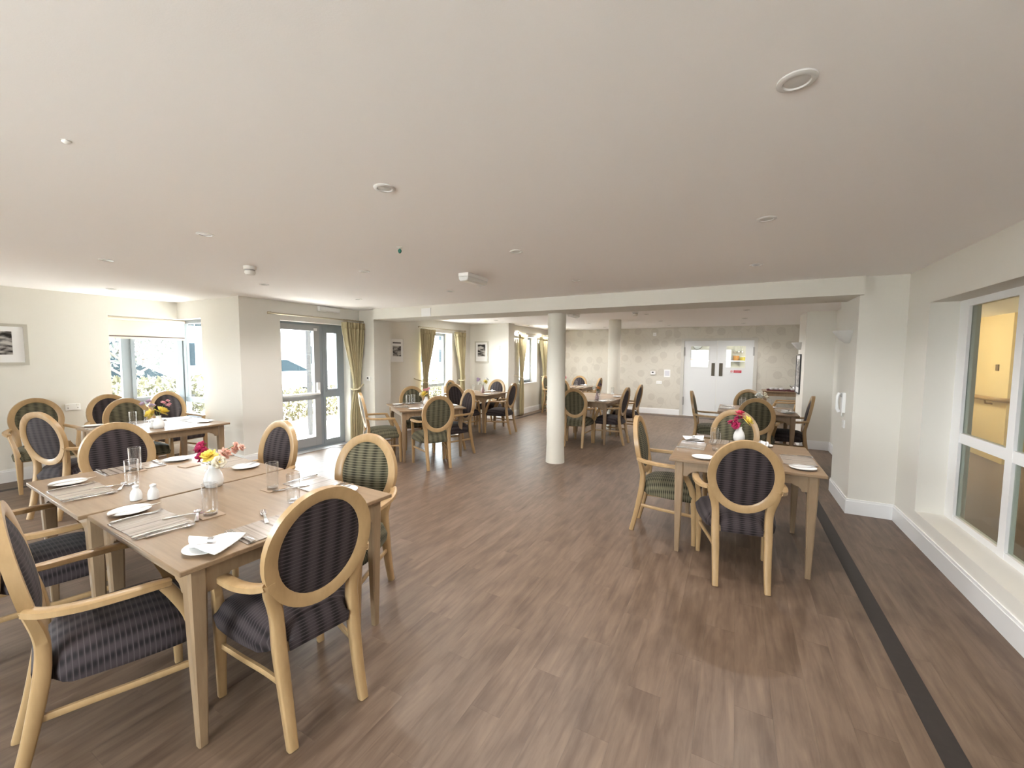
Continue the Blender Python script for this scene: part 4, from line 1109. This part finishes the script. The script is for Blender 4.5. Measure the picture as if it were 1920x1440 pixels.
bouquet('R', 0.055, 4.56, 'vase', 'round white bud vase with red flowers on the front right table', [
    ('spray', 'magenta', -0.03, 0.0, 0.10, 0.035, 'crimson flower spray in the front right table vase'),
    ('open', 'red', 0.0, 0.0, 0.15, 0.035, 'topmost red bloom in the front right table vase'),
    ('open', 'magenta', -0.03, -0.03, 0.04, 0.032, 'low crimson bloom in the front right table vase'),
    ('open', 'yellow', 0.065, 0.0, 0.085, 0.042, 'yellow bloom in the front right table vase')])
bouquet('M', -4.46, 5.24, 'vase', 'white bud vase with pink and yellow flowers on the angled table', [
    ('spray', 'pink', 0.01, 0.0, 0.16, 0.035, 'pink flower spray in the angled table vase'),
    ('open', 'yellow', -0.02, -0.02, 0.06, 0.05, 'yellow bloom in the angled table vase'),
    ('open', 'cream', -0.07, -0.04, 0.06, 0.035, 'cream bloom in the angled table vase')])
bouquet('N', -4.88, 7.62, 'pvase', 'mauve bud vase on the table by the bright wall', [
    ('spray', 'lilac', -0.09, -0.02, 0.16, 0.04, 'pale lilac spray in the bright wall table vase'),
    ('spray', 'white', -0.06, -0.04, 0.08, 0.035, 'white spray in the bright wall table vase'),
    ('open', 'yellow', 0.05, 0.02, 0.10, 0.045, 'yellow bloom in the bright wall table vase'),
    ('open', 'white', 0.08, 0.05, 0.16, 0.035, 'white bloom in the bright wall table vase')])
bouquet('O', -2.28, 7.55, 'pvase', 'mauve bud vase on the long table behind the column', [
    ('spray', 'white', -0.05, 0.0, 0.12, 0.035, 'white spray in the vase on the long table behind the column'),
    ('open', 'plum', 0.05, 0.02, 0.14, 0.03, 'dark plum bloom in the vase on the long table behind the column'),
    ('open', 'orange', 0.02, 0.0, 0.08, 0.035, 'orange bloom in the vase on the long table behind the column')])
bouquet('Q', 0.38, 7.78, 'vase', 'white bud vase on the table before the double doors', [
    ('spray', 'white', -0.04, 0.0, 0.12, 0.04, 'white flower spray in the vase before the double doors'),
    ('spray', 'cream', 0.07, 0.0, 0.11, 0.04, 'cream flower spray in the vase before the double doors'),
    ('open', 'white', 0.0, 0.0, 0.06, 0.04, 'low white bloom in the vase before the double doors')])
bouquet('P', -4.2, 10.62, 'vase', 'white bud vase on the farthest table', [
    ('spray', 'pink', 0.02, 0.0, 0.16, 0.045, 'pink flower spray in the farthest table vase'),
    ('open', 'pink', 0.08, 0.0, 0.12, 0.04, 'pink bloom in the farthest table vase')])

# ------------------------------------------------------------------ serving table with trays
sb = empty('serving_table', (1.02, 11.55, 0))
MB().box(-0.44, 0.44, -0.3, 0.3, 0.80, 0.825).build('tabletop', TABLEWOOD, sb, bevel=0.004)
for ax in (-1, 1):
    for ay in (-1, 1): MB().sweep([(ax * 0.38, ay * 0.25, 0), (ax * 0.38, ay * 0.25, 0.8)], [0.018, 0.03], side=(1, 0, 0), rect=2).build('leg', TABLELEG, sb)
for s in (-1, 1):
    MB().box(-0.36, 0.36, s * 0.25 - 0.01, s * 0.25 + 0.01, 0.71, 0.80).build('apron', TABLELEG, sb); MB().box(s * 0.38 - 0.01, s * 0.38 + 0.01, -0.24, 0.24, 0.71, 0.80).build('apron', TABLELEG, sb)
tag(sb, 'narrow oak serving table against the wallpaper right of the double doors', 'table')
for i, x in enumerate((0.86, 1.26)):
    t = MB().box(-0.19, 0.19, -0.14, 0.14, 0, 0.008).box(-0.19, -0.18, -0.14, 0.14, 0.008, 0.035).box(0.18, 0.19, -0.14, 0.14, 0.008, 0.035).box(-0.18, 0.18, -0.14, -0.13, 0.008, 0.035).box(-0.18, 0.18, 0.13, 0.14, 0.008, 0.035).build('tray', TRAYRED)
    t.location = (x, 11.45, 0.826); tag(t, ('left' if i == 0 else 'right') + ' dark red tray on the serving table', 'tray')
k = 0
for i, x in enumerate((0.76, 0.86, 0.96, 1.18)):
    c = empty('tea_cup', (x, 11.42 + 0.05 * (i % 2), 0.836))
    MB().lathe([(0.022, 0), (0.04, 0.03), (0.043, 0.06), (0.040, 0.06), (0.036, 0.03), (0, 0.006)], 20, cap=False).build('cup_body', CHINA, c, smooth=True, auto=50)
    MB().sweep([(0.040, 0, 0.05), (0.062, 0, 0.045), (0.06, 0, 0.022), (0.036, 0, 0.018)], 0.004).build('handle', CHINA, c)
    tag(c, ('first', 'second', 'third', 'fourth')[i] + ' white cup from the left on the serving table trays', 'cup')
ket = empty('steel_teapot', (1.27, 11.62, 0.826))
MB().lathe([(0.07, 0), (0.095, 0.05), (0.09, 0.11), (0.05, 0.15), (0.05, 0.155)], 24).build('pot_body', STEEL, ket, smooth=True, auto=50)
MB().lathe([(0.052, 0.155), (0.04, 0.17), (0.012, 0.178), (0.014, 0.195), (0, 0.20)], 20).build('lid', STEEL, ket, smooth=True, auto=50)
MB().sweep([(-0.085, 0, 0.08), (-0.13, 0, 0.12), (-0.145, 0, 0.15)], [0.018, 0.012, 0.009]).build('spout', STEEL, ket)
MB().sweep([(0.08, 0, 0.12), (0.14, 0, 0.12), (0.14, 0, 0.05), (0.09, 0, 0.04)], 0.007).build('handle', STEEL, ket)
tag(ket, 'shiny steel teapot at the right end of the serving table', 'teapot')

# ------------------------------------------------------------------ pictures and wall fittings
def picture(loc, rz, w, h, label, frame_mat, mount, seed, strip=False, fw_=0.022):
    o = empty('framed_picture', loc, rz)
    mb = MB().box(-w/2, w/2, -0.022, 0, h/2 - fw_, h/2).box(-w/2, w/2, -0.022, 0, -h/2, -h/2 + fw_).box(-w/2, -w/2 + fw_, -0.022, 0, -h/2 + fw_, h/2 - fw_).box(w/2 - fw_, w/2, -0.022, 0, -h/2 + fw_, h/2 - fw_)
    mb.build('frame', frame_mat, o)
    MB().box(-w/2 + fw_ * 0.5, w/2 - fw_ * 0.5, -0.012, -0.002, -h/2 + fw_ * 0.5, h/2 - fw_ * 0.5).build('mount', PAPER, o)
    x0, x1, z0, z1 = mount
    MB().box(x0, x1, -0.0135, -0.0118, z0, z1).build('print', photo_print('photo_print_%d' % seed, seed), o)
    if strip: MB().box(x0, x1, -0.0135, -0.0118, z1 + 0.05, z1 + 0.075).build('title_strip', plain('title_grey', (0.12, 0.12, 0.12), 0.5), o)
    return tag(o, label, 'picture')
SILV = plain('silver_frame', (0.50, 0.48, 0.42), 0.35)
picture((XL + 0.001, 1.38, 1.70), PI/2, 0.52, 0.51, 'wide silver-framed black and white print at the left edge of the photo', SILV, (-0.25, 0.13, -0.125, 0.16), 3, fw_=0.035)
picture((XD + 0.001, 6.255, 1.70), PI/2, 0.395, 0.51, 'small white-framed print between patio door and tall window', plain('white_frame', (0.68, 0.66, 0.61), 0.4), (-0.115, 0.115, -0.12, 0.09), 5, True)
picture((-5.735, 8.899, 1.70), 0, 0.40, 0.54, 'silver-framed dark print on the bright wall beside the switch', SILV, (-0.115, 0.115, -0.11, 0.19), 8, fw_=0.03)
picture((1.054, 9.42, 1.30), -PI/2, 0.55, 0.74, 'black-edged framed print seen edge-on on the far right pier', BLACK, (-0.2, 0.2, -0.25, 0.28), 11)
def plate_fit(name, loc, rz, w, h, d, label, cat, extra=None):
    o = empty(name, loc, rz)
    MB().box(-w/2, w/2, -d, 0, -h/2, h/2).build('faceplate', WHITEP, o, bevel=0.003)
    for (n2, x0, x1, z0, z1, mt) in (extra or []): MB().box(x0, x1, -d - 0.003, -d + 0.001, z0, z1).build(n2, mt, o)
    return tag(o, label, cat)
plate_fit('double_socket', (XL, 2.00, 0.875), PI/2, 0.148, 0.088, 0.012, 'white double socket on the left wall behind the chairs', 'socket', [('switch', -0.06, -0.035, 0.015, 0.032, OFFW), ('switch', 0.035, 0.06, 0.015, 0.032, OFFW), ('pin_hole', -0.05, -0.044, -0.02, -0.005, BLACK), ('pin_hole', 0.044, 0.05, -0.02, -0.005, BLACK)])
plate_fit('thermostat', (-5.865, 5.32, 1.17), 0, 0.085, 0.08, 0.025, 'small white thermostat on the pier right of the patio curtain', 'thermostat', [('display', -0.03, 0.005, 0.0, 0.028, BLACK)])
plate_fit('light_switch', (-5.235, 8.9, 1.805), 0, 0.09, 0.10, 0.03, 'white sensor switch on the bright wall right of the dark print', 'switch', [('button', -0.015, 0.015, -0.02, 0.02, OFFW)])
plate_fit('thermostat', (-2.045, YB, 1.155), 0, 0.13, 0.095, 0.03, 'white thermostat with dark display on the wallpaper', 'thermostat', [('display', -0.035, 0.02, 0.0, 0.03, BLACK)])
plate_fit('wall_notice', (-1.67, YB, 1.15), 0, 0.165, 0.21, 0.006, 'white paper notice on the wallpaper left of the double doors', 'notice', [('print_block', -0.06, 0.06, -0.07, 0.07, plain('notice_print', (0.62, 0.62, 0.66), 0.7))])
plate_fit('light_switch', (-1.875, YB, 0.89), 0, 0.148, 0.088, 0.012, 'white double switch low on the wallpaper under the notice', 'switch', [('rocker', -0.045, -0.02, -0.02, 0.02, OFFW), ('rocker', 0.02, 0.045, -0.02, 0.02, OFFW)])
plate_fit('call_sensor', (-2.03, YB, 2.235), 0, 0.085, 0.09, 0.03, 'small white call sensor high on the wallpaper', 'sensor', [('button', -0.015, 0.015, -0.015, 0.015, OFFW)])
plate_fit('wall_socket', (1.065, 5.65, 0.885), -PI/2, 0.088, 0.088, 0.012, 'white switch plate below the wall telephone', 'socket', [('rocker', -0.012, 0.012, -0.018, 0.018, OFFW)])
ph = empty('wall_telephone', (1.065, 5.68, 1.115), -PI/2)
MB().box(-0.05, 0.05, -0.03, 0, -0.11, 0.11).build('base', WHITEP, ph, bevel=0.006)
MB().sweep([(-0.012, -0.045, 0.105), (-0.012, -0.062, 0.07), (-0.012, -0.066, 0), (-0.012, -0.062, -0.07), (-0.012, -0.045, -0.105)], [0.026, 0.024, 0.018, 0.024, 0.026], [0.018, 0.016, 0.013, 0.016, 0.018], side=(1, 0, 0), n=10).build('handset', WHITEP, ph, smooth=True, auto=50)
MB().box(-0.04, 0.03, -0.036, -0.03, 0.06, 0.1).build('earpiece_rest', PALEFR, ph)
MB().sweep([(0.0, -0.02, -0.11), (0.01, -0.025, -0.14), (0.0, -0.01, -0.16)], 0.004).build('cord', WHITEP, ph)
tag(ph, 'white wall telephone on the bright face of the right pier', 'telephone')
def sconce(loc, rz, label):
    o = empty('wall_light', loc, rz)
    vs, fs = [], []
    nu, nv = 20, 8
    for j in range(nv + 1):
        t = j / nv
        z = -0.13 + 0.13 * t; rx = 0.055 + 0.135 * t ** 0.75; ry = 0.03 + 0.115 * t ** 0.75
        for i in range(nu + 1):
            a = PI * i / nu; vs.append((rx * math.cos(a), -ry * math.sin(a), z))
    for j in range(nv):
        for i in range(nu): fs.append((j*(nu+1)+i, j*(nu+1)+i+1, (j+1)*(nu+1)+i+1, (j+1)*(nu+1)+i))
    fs.append(tuple(range(nu + 1)))
    b = MB().add(vs, fs).build('ceramic_bowl', plain('ceramic', (0.66, 0.655, 0.63), 0.4) if 'ceramic' not in MATS else MATS['ceramic'], o, smooth=True, auto=50)
    md = b.modifiers.new('s', 'SOLIDIFY'); md.thickness = 0.006
    MB().box(-0.05, 0.05, -0.012, 0, -0.11, -0.02).build('backplate', WHITEP, o)
    return tag(o, label, 'wall light')
sconce((1.065, 5.68, 1.895), -PI/2, 'large white bowl wall light above the wall telephone')
sconce((1.055, 9.40, 1.885), -PI/2, 'smaller-looking white bowl wall light on the far right pier')

# ------------------------------------------------------------------ ceiling fittings
def p_downlight():
    o = empty('downlight')
    MB().lathe([(0.052, 0.0), (0.052, -0.004), (0.047, -0.007), (0.036, -0.007), (0.034, -0.002), (0.033, 0.0)], 32, cap=False).build('bezel', plain('bezel_metal', (0.66, 0.65, 0.63), 0.35), o, smooth=True, auto=35)
    MB().lathe([(0.033, -0.001), (0.033, -0.003), (0.02, -0.0045), (0, -0.005)], 28, cap=False).build('lens', LENS, o, smooth=True, auto=50)
    return o
DL = p_downlight()
def downlight_fill(x, y):  # added fill light below each fitting, whose own lens is unlit
    d = bpy.data.lights.get('downlight_fill') or bpy.data.lights.new('downlight_fill', 'SPOT')
    d.energy = 14.0; d.color = (1.0, 0.965, 0.93); d.spot_size = math.radians(150); d.spot_blend = 0.6; d.shadow_soft_size = 0.03
    o = bpy.data.objects.new('downlight_fill', d); o.location = (x, y, C - 0.012); COL.objects.link(o)
rows = {1.50: 'in the row nearest the camera', 2.86: 'in the second row', 4.215: 'in the third row, just before the beam', 8.10: 'in the first row beyond the beam', 9.76: 'in the second row beyond the beam', 11.14: 'in the last row before the wallpaper'}
cols = {-4.84: 'leftmost line', -3.19: 'second line from the left', -1.527: 'third line from the left', 0.125: 'rightmost line'}
for y, rl in rows.items():
    for x, cl_ in cols.items():
        downlight_fill(x, y)
        place(DL, (x, y, C), 0, 'recessed downlight %s, %s' % (rl, cl_), 'downlight', 'recessed ceiling downlights')
place(DL, (-6.91, 2.17, C), 0, 'round recessed ceiling downlight alone above the window corner table', 'downlight', 'recessed ceiling downlights')
def detector(loc, label):
    o = empty('smoke_detector', loc)
    MB().lathe([(0.052, 0.0), (0.052, -0.022), (0.048, -0.028)], 28).build('base', OFFW, o, smooth=True, auto=40)
    MB().lathe([(0.040, -0.028), (0.040, -0.042), (0.044, -0.044), (0.044, -0.062), (0.034, -0.076), (0.0, -0.078)], 28, cap=False).build('sensor_head', OFFW, o, smooth=True, auto=40)
    MB().lathe([(0.041, -0.029), (0.041, -0.041)], 28).build('vent_band', PALEFR, o)
    return tag(o, label, 'smoke detector')
detector((-3.98, 2.225, C), 'white smoke detector on the ceiling above the long front table')
detector((-1.615, 7.57, C), 'white smoke detector on the ceiling just beyond the beam')
def emergency(loc, rz, label):
    o = empty('emergency_light', loc, rz)
    MB().box(-0.18, 0.18, -0.06, 0.06, -0.035, 0).build('base', WHITEP, o, bevel=0.006)
    MB().prism([(-0.06, -0.035), (0.06, -0.035), (0.052, -0.068), (0.035, -0.078), (-0.035, -0.078), (-0.052, -0.068)], 0, -0.178, 0.178).build('diffuser', plain('prismatic_diffuser', (0.78, 0.79, 0.78), 0.2) if 'prismatic_diffuser' not in MATS else MATS['prismatic_diffuser'], o, bevel=0.008)
    return tag(o, label, 'emergency light')
emergency((-2.37, 3.52, C), R(90), 'white emergency light box on the ceiling in the middle of the room')
emergency((-2.70, 7.36, C), R(90), 'white emergency light box on the ceiling behind the near column')
e2 = empty('emergency_light', (XD, 4.66, 2.36), PI/2)
MB().box(-0.21, 0.21, -0.05, 0, -0.038, 0.045).build('base', WHITEP, e2, bevel=0.012)
MB().box(-0.20, 0.20, -0.07, -0.05, -0.034, 0.035).build('diffuser', MATS['prismatic_diffuser'], e2, bevel=0.012)
tag(e2, 'white emergency light on the wall above the patio door', 'emergency light')
sp_ = empty('sprinkler_head', (-2.246, 2.35, C))
MB().lathe([(0.020, 0), (0.018, -0.006), (0.010, -0.012)], 18).build('collar', OFFW, sp_)
MB().lathe([(0.004, -0.012), (0.013, -0.022), (0.014, -0.034), (0.006, -0.046), (0, -0.048)], 16).build('bulb', plain('green_bulb', (0.02, 0.13, 0.10), 0.15), sp_, smooth=True, auto=60)
tag(sp_, 'tiny ceiling fitting with a dark green bulb', 'sensor')
dt = empty('ceiling_sensor', (-2.282, 0.611, C))
MB().lathe([(0.014, 0), (0.013, -0.006), (0.007, -0.011), (0.0, -0.012)], 16, cap=False).build('cap', WHITEP, dt, smooth=True, auto=60)
MB().lathe([(0.0165, 0), (0.0165, -0.002)], 16).build('collar', OFFW, dt)
tag(dt, 'tiny white ceiling cap at upper left', 'sensor')
fp = MB().box(-0.07, 0.07, -0.04, 0.04, 0, 0.004).box(-0.062, 0.062, -0.032, 0.032, 0.004, 0.0055).build('floor_plate', PALEFR)
fp.location = (-6.02, 4.74, 0.001); tag(fp, 'small metal plate on the floor at the patio door threshold', 'floor plate')

# ------------------------------------------------------------------ outside
struct(MB().box(-60, XL - T, -30, 60, -0.25, -0.12).box(XL - T, XD - T, 3.24 + T, 60, -0.25, -0.12).box(XD - T, XW3 - T, 9.2, 60, -0.25, -0.12).box(-60, 30, -60, YF - 0.1, -0.25, -0.12).build('ground', PAVE))
struct(MB().box(-11.4, -9.4, -6, 30, -0.12, -0.06).build('ground_bed', SOIL))
struct(MB().box(-34, -13.5, -30, 60, -0.12, -0.09).build('ground_road', ASPH))
def foliage(n, box, size, mat_, name, parent, seed, shape=None):
    rnd = random.Random(seed); vs, fs = [], []
    x0, x1, y0, y1, z0, z1 = box
    while len(fs) < n:
        x, y, z = rnd.uniform(x0, x1), rnd.uniform(y0, y1), rnd.uniform(z0, z1)
        if shape and not shape(x, y, z): continue
        q = Euler((rnd.uniform(0, 6), rnd.uniform(0, 6), rnd.uniform(0, 6)))
        s = size * rnd.uniform(0.6, 1.3)
        o = len(vs)
        for a, b in ((-1, 0), (0, -0.5), (1.1, 0), (0, 0.5)):
            v = Vector((a * s, b * s, 0.12 * s * abs(a))); v.rotate(q); vs.append((x + v.x, y + v.y, z + v.z))
        fs.append((o, o + 1, o + 2, o + 3))
    return MB().add(vs, fs).build(name, mat_, parent)
def hedge(loc, box, n, mt, label, seed):
    h = empty('hedge', loc)
    foliage(n, box, 0.055, mt, 'foliage', h, seed)
    mb = MB(); rnd = random.Random(seed)
    y = box[2]
    while y < box[3]:
        mb.sweep([(0, y, -0.05), (rnd.uniform(-0.1, 0.1), y + rnd.uniform(-0.15, 0.15), box[5] * 0.8)], [0.012, 0.004]); y += 0.35
    mb.build('branches', BARK, h)
    return tag(h, label, 'hedge')
hedge((-10.0, 0, 0), (-0.45, 0.45, -3.0, 5.0, 0.0, 1.15), 9000, LEAF, 'clipped golden-green hedge outside the corner window', 3)
hedge((-10.0, 0, 0), (-0.4, 0.4, 5.3, 13.0, -0.05, 0.72), 6000, LEAF2, 'low golden-green planting outside the patio door', 4)
cn = empty('entrance_canopy', (-8.0, 5.62, -0.12))
MB().box(-0.035, 0.035, -0.035, 0.035, 0, 2.72).build('post', plain('post_grey', (0.035, 0.035, 0.036), 0.7, spec=0.2), cn)
MB().box(-0.6, 1.62, -2.3, 0.3, 2.72, 2.86).build('roof_slab', RENDERW, cn)
tag(cn, 'grey post and canopy outside the patio door', 'canopy')
def car(loc, rz, paint, label):
    o = empty('parked_car', loc, rz)
    body = [(-2.1, 0.28), (-2.12, 0.70), (-1.95, 0.92), (-0.95, 0.98), (1.0, 0.98), (1.75, 0.90), (2.1, 0.72), (2.12, 0.28)]
    MB().prism(body, 1, -0.86, 0.86).build('body', paint, o, bevel=0.05)
    cab = [(-1.85, 0.95), (-1.45, 1.44), (0.15, 1.47), (1.05, 0.97)]
    mb = MB(); vs = []
    for y, k in ((-0.80, 1), (0.80, 1)):
        for x, z in cab: vs.append((x, y * (1 - 0.16 * (z - 0.95) / 0.5), z))
    mb.add(vs, [(0, 1, 5, 4), (1, 2, 6, 5), (2, 3, 7, 6), (3, 0, 4, 7), (0, 3, 2, 1), (4, 5, 6, 7)]).build('windows', CARG, o)
    MB().box(-1.42, 0.14, -0.64, 0.64, 1.44, 1.49).build('roof', paint, o, bevel=0.02)
    for x in (-1.3, 1.3):
        for s in (-1, 1):
            w = MB().lathe([(0.31, -0.1), (0.32, 0), (0.31, 0.1)], 20).build('wheel', TYRE, o); w.location = (x, s * 0.78, 0.32); w.rotation_euler = (PI/2, 0, 0)
            hb = MB().lathe([(0.19, -0.105), (0.19, 0.105)], 14).build('hub_cap', CARS, w)
    for s in (-1, 1):
        MB().box(-2.14, -2.08, s * 0.66 - 0.14, s * 0.66 + 0.14, 0.66, 0.80).build('tail_lamp', CARR, o)
        MB().box(2.02, 2.13, s * 0.62 - 0.16, s * 0.62 + 0.16, 0.60, 0.74).build('head_lamp', CHINA, o)
    return tag(o, label, 'car')
car((-17.5, 10.9, -0.09), R(70), CARW, 'white car parked outside, seen through the patio door leaf')
car((-17.5, 16.2, -0.09), R(80), CARS, 'silver car parked outside, seen through the narrow side light')
car((-15.2, 4.7, -0.09), R(95), CARS, 'silver car parked beyond the hedge, seen through the corner window')
bd = empty('building', (-34, 26, -0.12))
MB().box(-6, 0, -18, 26, 0, 6.2).build('wall', RENDERW, bd)
MB().prism([(-6.4, 6.2), (0.4, 6.2), (-3.0, 8.4)], 1, -18.3, 26.3).build('roof', plain('slate', (0.16, 0.16, 0.18), 0.8), bd)
for i in range(9):
    for z in (0.9, 3.7):
        y = -16.5 + 4.7 * i
        w = MB().box(-0.05, 0.06, y - 0.06, y + 1.66, z - 0.06, z + 1.66).build('window', GREYFR, bd)
        MB().box(0.05, 0.075, y, y + 0.77, z, z + 1.6).build('pane', CARG, w); MB().box(0.05, 0.075, y + 0.83, y + 1.6, z, z + 1.6).build('pane', CARG, w)
tag(bd, 'white rendered building with dark windows across the car park', 'building')
def tree(loc, h, label, seed, n=1500):
    rnd = random.Random(seed); o = empty('tree', loc)
    mb = MB()
    mb.sweep([(0, 0, 0), (0.05, 0.05, h * 0.35), (0, 0.1, h * 0.7)], [0.10, 0.075, 0.03])
    for k in range(14):
        z = h * (0.25 + 0.045 * k); a = rnd.uniform(0, 6.3); L = h * 0.30 * rnd.uniform(0.6, 1.1)
        mb.sweep([(0, 0, z), (L * 0.5 * math.cos(a), L * 0.5 * math.sin(a), z + L * 0.35), (L * math.cos(a), L * math.sin(a), z + L * 0.8)], [0.03, 0.018, 0.006])
    mb.build('trunk', BARK, o)
    foliage(n, (-h*0.33, h*0.33, -h*0.33, h*0.33, h * 0.28, h), 0.07, TREELEAF, 'foliage', o, seed, lambda x, y, z: (x*x + y*y) / (h*0.33)**2 + ((z - h*0.65) / (h*0.4))**2 < 1)
    return tag(o, label, 'tree')
tree((-13.2, 4.25, -0.1), 4.0, 'thin grey tree left of the corner window mullion', 21)
tree((-19.5, 6.9, -0.1), 3.4, 'small tree beyond the hedge, right of the corner window mullion', 22, 1000)
